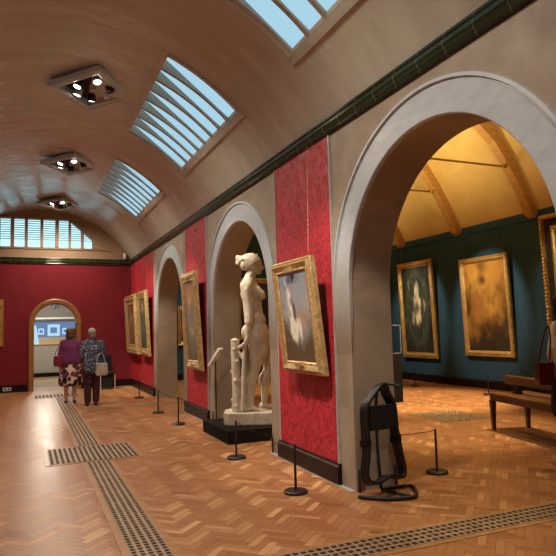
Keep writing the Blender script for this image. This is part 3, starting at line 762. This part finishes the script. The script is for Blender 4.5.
# ------------------------------------------------------------------ barrier posts and cords
def post():
    t = thing('barrier_post', 'x', 'barrier post', group='low black barrier posts')
    MB().lathe([(.0, 0.001), (.105, 0.001), (.11, .006), (.11, .02), (.10, .028), (.02, .03)], 32).build('base', M['black'], t, smooth=False)
    MB().lathe([(.012, .025), (.012, .43), (.009, .437)], 12).build('pole', M['black'], t)
    return t
po = post(); POSTS = []
PL = [(2.285, 5.03, 'low black barrier post in front of the nearest red pier'), (2.28, 6.67, 'low black barrier post in front of the black statue plinth'),
      (2.28, 9.52, 'low black barrier post before the tall dusk painting pier'), (2.27, 11.05, 'low black barrier post before the farthest arch'),
      (2.40, 13.78, 'farthest low black barrier post, below the pair of gilt paintings'), (3.85, 5.0, 'low black barrier post inside the nearest arch, right of the folding stools'),
      (8.80, 12.15, 'low barrier post under the pale oval painting on blue wall'), (8.92, 9.75, 'low barrier post under the golden painting behind the bench')]
for k, (x, y, L) in enumerate(PL):
    o = po if k == 0 else copy_tree(po); o.location = (x, y, 0); o['label'] = L; POSTS.append(o)
def cord(pts, k):
    o = POSTS[k].location; MB().tube(smooth_path([Vector(p) - o for p in pts], 5), .004, 6).build('cord', M['black'], POSTS[k])
def rod(x, y, label):
    tag(MB().lathe([(.011, .0), (.011, .2), (.006, .205)], 10, Matrix.Translation((x, y, 0))).build('corner_rod', M['black']), label, 'rod', 'short rods at the pier corners')
rod(XW - .02, 6.72, 'short black rod at the floor between statue plinth and nearest red pier')
rod(XW + .02, 4.76, 'short black rod at the near corner of the pier beside folding stools')
rod(XB - .04, 4.76, 'short black rod behind the folding stool rack at the pier')
rod(XW - .02, 9.19, 'short black rod at pier corner left of the statue plinth')
rod(XW - .02, 10.99, 'short black rod at pier corner before the farthest arch')
cord([(2.28, 6.67, .425), (2.5, 6.7, .29), (2.76, 6.72, .2)], 1)
cord([(2.285, 5.03, .425), (2.42, 5.9, .30), (2.76, 6.70, .2)], 0)
cord([(3.85, 5.0, .425), (3.6, 4.93, .43), (3.2, 4.80, .46)], 5)
cord([(2.28, 9.52, .425), (2.45, 9.4, .28), (2.77, 9.19, .2)], 2)
cord([(2.27, 11.05, .425), (2.45, 11.03, .3), (2.77, 10.99, .2)], 3)
cord([(2.28, 9.54, .42), (2.27, 10.3, .36), (2.27, 11.03, .42)], 2)

# ------------------------------------------------------------------ plinth, label stand, statue
pl = MB().box(2.45, 3.62, 7.49, 8.68, .0, .17).build('plinth', M['blackm'], bevel=.004)
tag(pl, 'low black rectangular plinth under the marble statue', 'plinth')
ls = thing('label_stand', 'thin black stand with slanted white label panel left of statue', 'label stand', (2.63, 8.58, .17))
MB().lathe([(.011, 0), (.011, .86)], 10).lathe([(.06, 0), (.06, .006), (.01, .01)], 20).build('pole', M['black'], ls)
T = Matrix.Translation((0, 0, .93)) @ Matrix.Rotation(R(-32), 4, 'Z') @ Matrix.Rotation(R(-56), 4, 'Y')
MB().box(-.15, .15, -.12, .12, -.016, .016, T).build('label_panel', M['white'], ls)

st = thing('statue', 'pale marble statue of a standing nude woman beside a tree stump', 'statue', (3.03, 8.06, .17), R(-21.7))
Z0 = -.17
def S(s, l, z): return (s, l, z + Z0)
B = []
# torso
B += [('e', S(.00, 0, 2.02), (.155, .19, .17), 0, 8), ('e', S(.02, 0, 1.80), (.135, .155, .14)), ('e', S(.05, 0, 1.62), (.16, .19, .15), 0, -10), ('e', S(.07, 0, 1.48), (.17, .205, .15), 0, 5)]
B += [('h', [(S(-.05, -.16, 2.12), .085), (S(-.03, .16, 2.12), .08), (S(.0, 0, 1.95), .14), (S(-.07, 0, 2.14), .095), (S(-.01, 0, 2.22), .07)])]
B += [('h', [(S(.0, 0, 2.0), .14), (S(.04, 0, 1.6), .15)])]
B += [('h', [(S(.08, -.085, 2.05), .075), (S(.145, -.085, 1.99), .070)]), ('h', [(S(.08, .085, 2.05), .075), (S(.15, .09, 1.99), .068)]), ('e', S(-.05, -.09, 1.46), (.105, .10, .12)), ('e', S(-.03, .09, 1.46), (.10, .10, .12))]
B += [('c', S(-.045, 0, 2.16), S(.025, 0, 2.36), .095, .068), ('c', S(-.06, -.10, 2.15), S(-.02, -.02, 2.26), .07, .055), ('c', S(-.06, .10, 2.15), S(-.02, .02, 2.26), .07, .055)]
# head, turned slightly down
B += [('e', S(.035, 0, 2.46), (.125, .105, .135), 0, 8), ('e', S(.095, 0, 2.395), (.078, .075, .09)), ('e', S(.12, 0, 2.335), (.042, .042, .04)), ('c', S(.155, 0, 2.445), S(.182, 0, 2.392), .015, .020),
      ('e', S(.150, 0, 2.355), (.022, .028, .010)), ('e', S(.142, 0, 2.465), (.030, .07, .013)), ('e', S(.15, -.035, 2.435), (.012, .018, .008)), ('e', S(.05, -.10, 2.40), (.022, .012, .034)), ('e', S(.05, .10, 2.40), (.022, .012, .034))]
# hair: cap, rolled fringe, twisted knot at the back
B += [('e', S(.005, 0, 2.505), (.150, .122, .112), 0, 12), ('e', S(-.08, 0, 2.44), (.075, .09, .085)), ('c', S(-.12, 0, 2.52), S(-.185, .0, 2.555), .060, .036), ('c', S(-.185, 0, 2.555), S(-.205, 0, 2.47), .034, .018), ('c', S(-.15, -.03, 2.50), S(-.19, -.02, 2.45), .03, .016)]
for sd in (-1, 1):
    for i in range(7):
        f = i / 6; a0 = S(.135 - .17 * f, sd * (.070 + .035 * math.sin(PI * f)), 2.505 - .095 * f)
        B += [('c', a0, S(.135 - .17 * f - .035, sd * (.080 + .03 * math.sin(PI * f)), 2.545 - .085 * f), .026, .020)]
    for i in range(4): B += [('c', S(.10 - .06 * i, sd * .03, 2.605 - .012 * abs(i - 1)), S(.05 - .06 * i, sd * .095, 2.555 - .015 * i), .014, .014)]
# right arm (near), hanging back to the drapery
B += [('e', S(-.06, -.195, 2.09), (.092, .075, .095)), ('c', S(-.06, -.205, 2.06), S(-.02, -.235, 1.74), .080, .060), ('c', S(-.02, -.235, 1.74), S(-.035, -.235, 1.60), .060, .062), ('c', S(-.03, -.235, 1.62), S(-.055, -.22, 1.41), .060, .036),
      ('h', [(S(-.055, -.22, 1.40), .036), (S(-.09, -.21, 1.31), .032), (S(-.06, -.19, 1.31), .028)])]
for k in range(4):
    B += [('c', S(-.10 + .016 * k, -.225 + .008 * k, 1.32), S(-.145 + .018 * k, -.22, 1.265), .015, .013), ('c', S(-.145 + .018 * k, -.22, 1.265), S(-.125 + .018 * k, -.19, 1.225), .013, .011)]
B += [('c', S(-.06, -.20, 1.36), S(-.035, -.19, 1.28), .016, .012)]
# left arm (far side)
B += [('e', S(.0, .19, 2.10), (.08, .07, .085)), ('c', S(.0, .205, 2.08), S(-.02, .25, 1.74), .066, .052), ('c', S(-.02, .25, 1.74), S(.06, .24, 1.50), .05, .032), ('h', [(S(.06, .24, 1.49), .028), (S(.09, .235, 1.40), .024), (S(.06, .235, 1.40), .02)])]
for k in range(4): B += [('c', S(.05 + .016 * k, .235, 1.39), S(.06 + .017 * k, .23, 1.32), .011, .009)]
B += [('c', S(.09, .225, 1.45), S(.115, .215, 1.40), .013, .010)]
# legs: right (near) bears weight, left knee forward
B += [('c', S(.075, -.10, 1.42), S(.045, -.09, .97), .150, .086), ('e', S(.11, -.10, 1.25), (.12, .10, .22)), ('e', S(.045, -.085, .95), (.078, .070, .09)), ('c', S(.03, -.085, .92), S(-.025, -.08, .72), .074, .078), ('e', S(-.035, -.08, .73), (.08, .068, .14)), ('c', S(-.025, -.08, .70), S(-.04, -.08, .42), .070, .044),
      ('e', S(-.07, -.08, .375), (.048, .04, .048)), ('h', [(S(-.055, -.08, .39), .045), (S(.065, -.095, .355), .036), (S(.125, -.12, .345), .024), (S(.135, -.075, .345), .026)])]
B += [('c', S(.13, .10, 1.42), S(.22, .12, 1.0), .14, .084), ('e', S(.23, .12, .98), (.072, .07, .09)), ('c', S(.22, .12, .95), S(.17, .125, .74), .070, .070), ('e', S(.15, .125, .76), (.072, .064, .12)), ('c', S(.17, .125, .72), S(.15, .13, .43), .064, .040),
      ('e', S(.12, .13, .38), (.045, .04, .045)), ('h', [(S(.15, .13, .39), .042), (S(.26, .145, .352), .034), (S(.315, .17, .345), .022), (S(.325, .13, .345), .024)])]
for lx, ly in ((.13, -.125), (.32, .135)):
    for k in range(5): B += [('c', S(lx, ly + .018 * k - .01, .345), S(lx + .035 - .004 * abs(k - 3), ly + .02 * k - .012, .34), .012, .010)]
organic('figure', B, .0105, M['marble'], st, smooth=2)
# stump and drapery
B = [('c', S(-.24, -.10, .34), S(-.235, -.10, .60), .078, .062), ('c', S(-.235, -.10, .60), S(-.25, -.11, 1.0), .062, .056), ('c', S(-.25, -.11, 1.0), S(-.245, -.11, 1.32), .056, .062), ('e', S(-.245, -.11, 1.35), (.066, .066, .02))]
for (z, a) in ((.5, 180), (.62, 90), (.78, -90), (.9, 180), (1.05, -60), (1.15, 150), (.42, -90), (1.22, -100)):
    B += [('e', S(-.245 + .06 * math.cos(R(a)), -.105 + .06 * math.sin(R(a)), z), .022)]
organic('tree_stump', B, .011, M['marble'], st, smooth=1)
B = []
for k in range(7):
    y0 = -.19 + .03 * k; B += [('c', S(-.10 - .01 * (k % 2), y0, 1.30), S(-.13 + .012 * k, y0 * .8, .85), .026, .034), ('c', S(-.13 + .012 * k, y0 * .8, .85), S(-.155 + .020 * k, y0 * .9, .36), .034, .028)]
B += [('c', S(-.20, -.14, 1.24), S(-.10, -.20, 1.28), .03, .035), ('c', S(-.22, -.13, 1.22), S(-.14, -.15, 1.10), .025, .03)]
organic('drapery', B, .011, M['marble'], st, smooth=1)
poly = [(-.42, -.20), (-.34, -.28), (.34, -.28), (.44, -.18), (.44, .22), (.34, .28), (-.36, .28), (-.42, .2)]
MB().prism(poly, 'z', .001, .165).build('statue_base', M['marble'], st, bevel=.015, smooth=False)

# ------------------------------------------------------------------ rack of folding stools
rk = thing('folding_stool_rack', 'black tubular rack holding folding stools against the near pier', 'stool rack', (3.02, 4.60, 0), R(6))
mb = MB()
mb.tube(smooth_path([(-.33, .03, .02), (-.20, -.14, .02), (-.02, -.23, .02), (.10, -.22, .02), (.26, -.02, .02), (.26, .06, .02), (.10, .10, .02), (-.02, .10, .02)], 5), .017, 10)
mb.tube([(-.02, .10, .02), (.05, -.2, .02)], .015, 8)
mb.build('base_frame', M['black'], rk, smooth=True)
mb = MB().tube(smooth_path([(-.02, .10, .02), (-.04, .11, .4), (-.04, .10, .85), (.0, .05, .96), (.07, -.03, .965), (.09, -.06, .94)], 5), .014, 8).ball((.09, -.06, .945), .022)
mb.build('upright', M['black'], rk, smooth=True)
for n_, (dy, lean_) in enumerate([(.015, 0.), (-.025, .0), (-.065, .0)]):
    s_ = thing('folding_stool', ['folded black stool hung at the back of the stool rack, next to the pier', 'folded black stool hung in the middle of the stool rack',
               'frontmost folded black stool hung on the rack, its dark seat facing out'][n_], 'folding stool', (3.02, 4.60, 0), R(6), group='folded stools on the rack')
    sc = 1 - .0 * n_; dz = .0 + .012 * n_
    P_ = [(-.05, dy, .95), (-.14, dy, .88), (-.24, dy, .78), (-.245, dy, .60), (-.24, dy, .38), (-.27, dy, .20), (-.22, dy, .125), (-.12, dy, .115), (.0, dy, .15), (.10, dy, .14), (.17, dy, .125), (.20, dy, .18), (.16, dy, .36), (.12, dy, .55), (.10, dy, .76), (.03, dy, .88), (.0, dy, .95)]
    P_ = [(x * .90 - .055, y, z + dz) for x, y, z in P_]
    MB().tube(smooth_path(P_, 4, True), .0175, 8, closed=True).build('stool_frame', M['black'], s_, smooth=True)
    MB().box(-.245, .035, dy - .018, dy + .018, .57 + dz, .775 + dz).build('fabric_seat', M['skirtk'], s_, bevel=.006)
    MB().lathe([(.024, -.03), (.026, 0), (.024, .03)], 12, Matrix.Translation((-.275, dy, .47 + dz))).build('collar', M['blackm'], s_)
    MB().lathe([(.024, -.03), (.026, 0), (.024, .03)], 12, Matrix.Translation((.065, dy, .47 + dz))).build('collar', M['blackm'], s_)

# ------------------------------------------------------------------ blue room furniture
cs = thing('display_case', 'glass topped display case on dark plinth beside the pier reveal', 'display case', (6.42, 10.25, 0))
MB().box(-.42, .42, -.42, .42, 0, .95).build('plinth', M['blackm'], cs, bevel=.005)
gm = bpy.data.materials.new('case_glass'); gm.use_nodes = True
b_ = gm.node_tree.nodes['Principled BSDF']; b_.inputs['Transmission Weight'].default_value = 1; b_.inputs['Roughness'].default_value = .02; b_.inputs['IOR'].default_value = 1.1; b_.inputs['Base Color'].default_value = (.9, .95, .95, 1)
mb = MB()
for (x0, x1, y0, y1) in ((-.42, .42, -.42, -.414), (-.42, .42, .414, .42), (-.42, -.414, -.414, .414), (.414, .42, -.414, .414)): mb.box(x0, x1, y0, y1, .95, 1.5)
mb.box(-.42, .42, -.42, .42, 1.5, 1.506); mb.build('glass_cover', gm, cs)
mb = MB()
for x in (-.415, .415):
    for y in (-.415, .415): mb.box(x - .008, x + .008, y - .008, y + .008, .95, 1.51)
for z in (.955, 1.505):
    for s_ in (-1, 1): mb.box(-.42, .42, s_ * .415 - .008, s_ * .415 + .008, z - .008, z + .008).box(s_ * .415 - .008, s_ * .415 + .008, -.42, .42, z - .008, z + .008)
mb.build('case_edging', mat('case_edging', (.16, .17, .17), .4, (.13, .14, .14), 8), cs)
bk = tag(MB().prism([(-.13, 0), (.13, 0), (.12, .05), (.02, .06), (0, .045), (-.02, .06), (-.12, .05)], 'y', -.1, .1, Matrix.Translation((6.42, 10.2, .951))).build('open_book', M['white']), 'open pale book lying inside the glass display case', 'book')

bn_ = thing('gallery_bench', 'reddish wooden gallery bench with low central back rail, near right edge', 'bench', (6.13, 5.50, 0), R(-12))
mb = MB()
for i in range(6): x = -.30 + i * .102; mb.box(x, x + .09, -1.1, 1.1, .49, .515)
mb.build('seat', M['seatwood'], bn_, bevel=.004)
mb = MB().box(-.29, -.265, -1.08, 1.08, .41, .489).box(.265, .29, -1.08, 1.08, .41, .489).box(-.265, .265, -1.08, -1.05, .41, .489).box(-.265, .265, 1.05, 1.08, .41, .489)
mb.build('seat_rail', M['bench'], bn_)
for x in (-.27, .27):
    for y in (-1.05, 1.05):
        w0, w1 = .035, .020
        MB().add([(x - w1, y - w1, .0), (x + w1, y - w1, .0), (x + w1, y + w1, .0), (x - w1, y + w1, .0), (x - w0, y - w0, .41), (x + w0, y - w0, .41), (x + w0, y + w0, .41), (x - w0, y + w0, .41)],
                 [(3, 2, 1, 0), (4, 5, 6, 7), (0, 1, 5, 4), (1, 2, 6, 5), (2, 3, 7, 6), (3, 0, 4, 7)]).build('leg', M['bench'], bn_)
MB().prism([(-.03, .63), (.03, .63), (.045, .74), (.0, .76), (-.045, .74)], 'y', -1.1, 1.1).build('back_rail', M['bench'], bn_)
for y in (-.85, .85): MB().lathe([(.07, .515), (.075, .53), (.035, .56), (.03, .60), (.04, .632)], 16, Matrix.Translation((0, y, 0))).build('rail_support', M['bench'], bn_, smooth=True)

# ------------------------------------------------------------------ people
def person(name, label, loc, rz, H, hair, cloth_parts, arm='down', female=True, hairform='bob', headyaw=0):
    """figure faces local +Y; right hand side is +X.  Built for 1.65 m and scaled"""
    t = thing(name, label, 'person', loc, rz); k = H / 1.65
    def P(x, y, z): return (x * k, y * k, z * k)
    sh = .165 if female else .185
    B = [('h', [(P(-sh, 0, 1.33), .048 * k), (P(sh, 0, 1.33), .048 * k), (P(0, .01, 1.15), .125 * k)]), ('e', P(0, .01, 1.22), (.15 * k, .105 * k, .16 * k)), ('h', [(P(0, .01, 1.15), .12 * k), (P(0, .0, .93), .145 * k)]),
         ('e', P(0, -.01, .88), (.18 * k, .13 * k, .13 * k)), ('c', P(0, -.01, 1.33), P(0, .01, 1.46), .055 * k, .05 * k)]
    if female: B += [('e', P(-.07, .10, 1.20), (.06 * k, .05 * k, .06 * k)), ('e', P(.07, .10, 1.20), (.06 * k, .05 * k, .06 * k))]
    B += [('e', P(0, .01, 1.555), (.073 * k, .092 * k, .098 * k)), ('e', P(0, .035, 1.50), (.055 * k, .062 * k, .07 * k)), ('c', P(0, .10, 1.55), P(0, .118, 1.52), .010 * k, .014 * k), ('e', P(0, .095, 1.49), (.024 * k, .012 * k, .010 * k)),
          ('e', P(-.076, .0, 1.535), (.010 * k, .02 * k, .03 * k)), ('e', P(.076, .0, 1.535), (.010 * k, .02 * k, .03 * k))]
    for s_ in (-1, 1):
        B += [('c', P(.09 * s_, -.01, .86), P(.095 * s_, .01, .48), .088 * k, .056 * k), ('c', P(.09 * s_, .01, .48), P(.085 * s_, -.02, .32), .055 * k, .056 * k), ('c', P(.085 * s_, -.02, .32), P(.085 * s_, -.02, .09), .052 * k, .034 * k),
              ('h', [(P(.085 * s_, -.03, .05), .036 * k), (P(.09 * s_, .09, .035), .032 * k), (P(.095 * s_, .14, .025), .022 * k)])]
        el = P((sh + .055) * s_, -.03, 1.06); wr_ = P((sh + .06) * s_, .05, .84)
        if arm == 'bent' : wr_ = P((sh - .0) * s_, .17, 1.0)
        B += [('e', P(sh * s_, 0, 1.33), .052 * k), ('c', P(sh * s_, 0, 1.33), el, .048 * k, .036 * k), ('c', el, wr_, .036 * k, .024 * k)]
    hands = []
    for s_ in (-1, 1):
        if arm == 'bent': hands.append(hand_mesh(P(sh * s_, .18, 1.005), (-.4 * s_, 1, .1), (0, .2, 1), (-s_, 0, 0), k * .92, .7))
        else: hands.append(hand_mesh(P((sh + .06) * s_, .055, .83), (0, .15, -1), (0, 1, .2), (-s_, 0, 0), k * .92, .5))
    body = organic('body', B, .013, M['skin'], t, smooth=2, extra=hands)
    for s_ in (-1, 1): MB().ball(P(.03 * s_, .092, 1.548), .011 * k, 8).build('eye', M['eye'], t, smooth=True)
    if hairform == 'bob':
        HB = [('e', P(0, -.012, 1.57), (.104 * k, .112 * k, .105 * k)), ('h', [(P(-.07, -.03, 1.455), .04 * k), (P(.07, -.03, 1.455), .04 * k), (P(0, -.07, 1.455), .045 * k), (P(0, -.035, 1.58), .085 * k)])]
        HB += [('c', P(-.078, .03, 1.56), P(-.072, .01, 1.46), .024 * k, .02 * k), ('c', P(.078, .03, 1.56), P(.072, .01, 1.46), .024 * k, .02 * k)]
    elif hairform == 'long':
        HB = [('e', P(0, -.012, 1.575), (.088 * k, .103 * k, .095 * k)), ('h', [(P(-.07, -.03, 1.42), .036 * k), (P(.07, -.03, 1.42), .036 * k), (P(0, -.07, 1.42), .045 * k), (P(0, -.035, 1.58), .078 * k)])]
        HB += [('c', P(-.08, .03, 1.56), P(-.085, .01, 1.40), .026 * k, .03 * k), ('c', P(.08, .03, 1.56), P(.085, .01, 1.40), .026 * k, .03 * k)]
    else:
        HB = [('e', P(0, -.014, 1.57), (.088 * k, .105 * k, .098 * k)), ('e', P(0, -.045, 1.51), (.074 * k, .062 * k, .075 * k))]
    organic('hair', HB, .012, hair, t, smooth=1)
    for nm, prims, mt in cloth_parts: organic(nm, [tuple([p[0]] + [(P(*q) if isinstance(q, tuple) and len(q) == 3 and i == 0 else (P(*q) if p[0] == 'c' and i < 2 else ([(P(*c_), r_ * k) for c_, r_ in q] if p[0] == 'h' else (tuple(x * k for x in q) if isinstance(q, tuple) else q * k)))) for i, q in enumerate(p[1:])]) for p in prims], .014, mt, t, smooth=2)
    return t
def sleeves(sh, arm, r=1.25, long=True):
    out = []
    for s_ in (-1, 1):
        el = ((sh + .055) * s_, -.03, 1.06); w2 = ((sh + .058) * s_, .03, .89) if arm == 'down' else ((sh - .0) * s_, .14, 1.01)
        out += [('c', (sh * s_, 0, 1.335), el, .062, .052)]
        if long: out += [('c', el, w2, .052, .040)]
    return out
torso = [('h', [((-.165, 0, 1.315), .065), ((.165, 0, 1.315), .065), ((0, .01, 1.13), .16), ((0, -.01, 1.385), .075)]), ('h', [((0, .01, 1.2), .16), ((-.06, .0, .90), .165), ((.06, .0, .90), .165)]), ('e', (0, .07, 1.20), (.13, .10, .10))]
shoes = [('h', [((s_ * .085, -.035, .040), .040), ((s_ * .09, .09, .034), .036), ((s_ * .095, .14, .028), .028)]) for s_ in (-1, 1)]
person('person', 'person in purple cardigan and black floral skirt, seen from behind before the doorway', (.91, 13.75, .0), R(-6), 1.63, M['hairb'],
       [('cardigan', torso + sleeves(.165, 'down'), M['purple']),
        ('skirt', [('h', [((-.06, 0, .93), .14), ((.06, 0, .93), .14), ((-.16, 0, .46), .10), ((.16, 0, .46), .10), ((0, -.08, .47), .10), ((0, .08, .47), .10)])], M['skirt']),
        ('shoes', shoes, M['shoe'])], hairform='bob')
person('person', 'person in dark speckled shirt and maroon trousers, seen from behind beside the floral skirt', (1.28, 12.95, .0), R(8), 1.60, M['hairg'],
       [('shirt', [torso[0], ('h', [((0, .01, 1.2), .155), ((-.06, .0, .80), .155), ((.06, .0, .80), .155)]), torso[2]] + sleeves(.165, 'bent'), M['shirt']),
        ('trousers', [('h', [((s_ * .09, -.01, .84), .105), ((s_ * .09, .0, .50), .082)]) for s_ in (-1, 1)] + [('h', [((s_ * .09, 0, .50), .082), ((s_ * .088, -.01, .12), .072)]) for s_ in (-1, 1)] + [('e', (0, -.01, .88), (.19, .14, .11))], M['trouser']),
        ('shoes', shoes, M['shoe'])], arm='bent', hairform='short')
person('person', 'person with dark bob, white blouse and black skirt cut off by the right edge', (5.12, 4.42, .0), R(-105), 1.78, M['hairk'],
       [('blouse', [torso[0], ('h', [((0, .01, 1.2), .148), ((0, .0, 1.0), .14)]), torso[2]] + sleeves(.165, 'down', long=True), M['blouse']),
        ('skirt', [('h', [((-.04, 0, 1.02), .125), ((.04, 0, 1.02), .125), ((-.09, 0, .56), .14), ((.09, 0, .56), .14)])], M['skirtk']),
        ('shoes', shoes, M['shoe'])], arm='down', hairform='bob')
def bag(label, loc, rz, w, d, h, m, strap, soft=.02):
    t = thing('handbag', label, 'bag', loc, rz)
    MB().prism([(-w / 2 * .9, 0), (w / 2 * .9, 0), (w / 2, h * .25), (w / 2 * .9, h), (-w / 2 * .9, h), (-w / 2, h * .25)], 'y', -d / 2, d / 2).build('bag_body', m, t, bevel=soft)
    MB().tube(smooth_path(strap, 6), .008, 6).build('strap', m, t, smooth=True)
    return t
bag('crimson handbag hanging at the left hip of the person in the floral skirt', (.665, 13.70, .80), R(10), .20, .14, .24, M['bagred'], [(-.08, 0, .25), (-.02, 0, .40), (.06, 0, .40), (.10, 0, .25)], .03)
bag('silvery white handbag hanging at the right side of the person in speckled shirt', (1.46, 12.84, .62), R(10), .25, .12, .26, M['bagwhite'], [(-.10, 0, .25), (-.06, .01, .42), (.02, .02, .45), (.09, 0, .25)], .03)
bag('oxblood shoulder bag hanging at the side of the person in white blouse', (4.86, 4.50, .86), R(-20), .17, .10, .23, M['bagbrown'], [(-.06, 0, .22), (-.01, .0, .42), (.055, -.01, .60), (.07, -.02, .46), (.06, 0, .22)], .015)
jk = organic('blue_jacket', [('h', [((1.50, 13.0, 1.30), .05), ((1.52, 12.98, .86), .06), ((1.46, 13.02, .86), .05)])], .015, M['denim'], None, 1)
tag(jk, 'blue jacket draped over the arm of the person in speckled shirt', 'jacket')

# folding chair behind the visitors
ch = thing('folded_chair', 'black padded chair with grey legs against the far red wall', 'chair', (1.98, 16.75, 0), R(8))
MB().box(-.20, .20, -.02, .04, .36, .90).build('backrest', M['skirtk'], ch, bevel=.012)
MB().box(-.20, .20, -.40, .0, .40, .46).build('seat', M['skirtk'], ch, bevel=.012)
for x in (-.19, .19):
    for y in (-.36, .04): MB().tube([(x, y, 0), (x, y, .40 if y < 0 else .80)], .011, 8).build('leg', M['grey'], ch)
MB().box(-.15, .15, -.3, -.05, .05, .39).build('stored_bag', M['skirtk'], ch, bevel=.02)

# small fittings
sn = thing('wall_sensor', 'small white sensor on the cornice in the far right corner', 'sensor', (2.60, YF - .045, 3.595))
MB().lathe([(.035, 0), (.045, .03), (.045, .14), (.03, .17)], 16).build('sensor_body', M['white'], sn, smooth=True)
MB().lathe([(.02, .17), (.015, .19)], 12).build('sensor_tip', M['grey'], sn)
so = thing('socket_plate', 'metal double socket plate on the far black baseboard at left', 'socket', (-.43, YF - .032, .05))
MB().box(-.10, .10, -.008, .0, 0, .09).build('plate', M['grey'], so)
MB().box(-.07, -.02, -.012, -.008, .025, .065).box(.02, .07, -.012, -.008, .025, .065).build('socket_face', M['dark'], so)

# ------------------------------------------------------------------ lights
def spot(loc, target, power, ang, blend=.6, col=(1, .86, .68), r=.05):
    l = bpy.data.lights.new('lamp_or_added_spot', 'SPOT'); l.energy = power; l.spot_size = R(ang); l.spot_blend = blend; l.color = col; l.shadow_soft_size = r
    o = bpy.data.objects.new('lamp_or_added_spot', l); C.objects.link(o); o.location = loc
    o.rotation_euler = (Vector(target) - Vector(loc)).to_track_quat('-Z', 'Y').to_euler(); return o
WARM = (1, .84, .64)
# corridor: lamps in the light boxes
for (x, y) in ((.8, 3.9), (.8, 8.05), (.8, 12.1), (.8, 15.95), (.8, 0.)):
    spot((x, y, 4.72), (x, y, 0), 340, 165, .9, WARM, .25)
spot((.9, 3.9, 4.7), (XW, 5.7, 1.0), 520, 34, .7, WARM)
spot((.9, 8.2, 4.7), (XW, 5.8, .8), 260, 34, .7, WARM)
spot((.9, 8.2, 4.7), (3.0, 8.1, 1.7), 620, 30, .6, WARM)
spot((.9, 12.0, 4.7), (XW, 9.9, 1.2), 520, 34, .7, WARM)
spot((.9, 12.2, 4.7), (XW, 14.9, 1.2), 650, 38, .7, WARM)
spot((.7, 15.7, 4.7), (2.7, 16.2, 1.0), 90, 50, .7, WARM)
# blue room: unseen spots on the paintings and floor, uplights added to wash the ceiling
AM = (1, .80, .44)
spot((6.6, 12.4, 4.6), (9.7, 13.1, 1.8), 560, 36, .5, WARM)
spot((6.6, 10.0, 4.6), (9.7, 10.5, 1.9), 620, 36, .5, WARM)
spot((6.6, 7.6, 4.6), (9.7, 7.8, 2.0), 260, 44, .5, WARM)
spot((7.4, 8.6, 4.6), (7.3, 9.9, 0), 2500, 56, .7, AM)
spot((6.4, 6.2, 4.6), (5.6, 7.3, 0), 1000, 56, .7, AM)
spot((5.0, 4.4, 4.6), (5.0, 4.6, 0), 200, 70, .8, AM)
for y in (6.0, 10.2, 14.0):
    spot((6.5, y, 4.2), (7.8, y + .3, 6.4), 430, 150, .9, AM, .3)
spot((5.2, 14.6, 4.6), (4.8, 18, 1.7), 260, 34, .7, WARM)
spot((6.5, 14.2, 4.6), (6.8, 18, 2.3), 120, 30, .7, WARM)
spot((5.4, 12.6, 4.6), (5.2, 14.8, 0), 700, 60, .7, AM)
# room beyond the door
l = bpy.data.lights.new('room_lamp', 'POINT'); l.energy = 130; l.color = (1, .9, .75); l.shadow_soft_size = .2
o = bpy.data.objects.new('room_lamp', l); C.objects.link(o); o.location = (.6, 20.5, 2.3)

wd = bpy.data.worlds.new('world'); bpy.context.scene.world = wd; wd.use_nodes = True
wd.node_tree.nodes['Background'].inputs['Color'].default_value = (.5, .62, .75, 1); wd.node_tree.nodes['Background'].inputs['Strength'].default_value = .3

# ------------------------------------------------------------------ camera
cam = bpy.data.cameras.new('camera'); co = bpy.data.objects.new('camera', cam); C.objects.link(co)
yaw, pit, rol = .40593387, .08558417, -.02566017
F = Vector((math.sin(yaw) * math.cos(pit), math.cos(yaw) * math.cos(pit), math.sin(pit)))
Rt = Vector((math.cos(yaw), -math.sin(yaw), 0)); U = Rt.cross(F)
R2 = math.cos(rol) * Rt + math.sin(rol) * U; U2 = -math.sin(rol) * Rt + math.cos(rol) * U
co.matrix_world = Matrix(((R2.x, U2.x, -F.x, 0), (R2.y, U2.y, -F.y, 0), (R2.z, U2.z, -F.z, 1.5), (0, 0, 0, 1)))
cam.sensor_width = 36; cam.lens = 588.365 / 556 * 36; cam.clip_start = .05; cam.clip_end = 100
bpy.context.scene.camera = co
vs_ = bpy.context.scene.view_settings
vs_.view_transform = 'Standard'; vs_.look = 'None'; vs_.exposure = 0.0; vs_.gamma = 1.0; vs_.use_curve_mapping = False
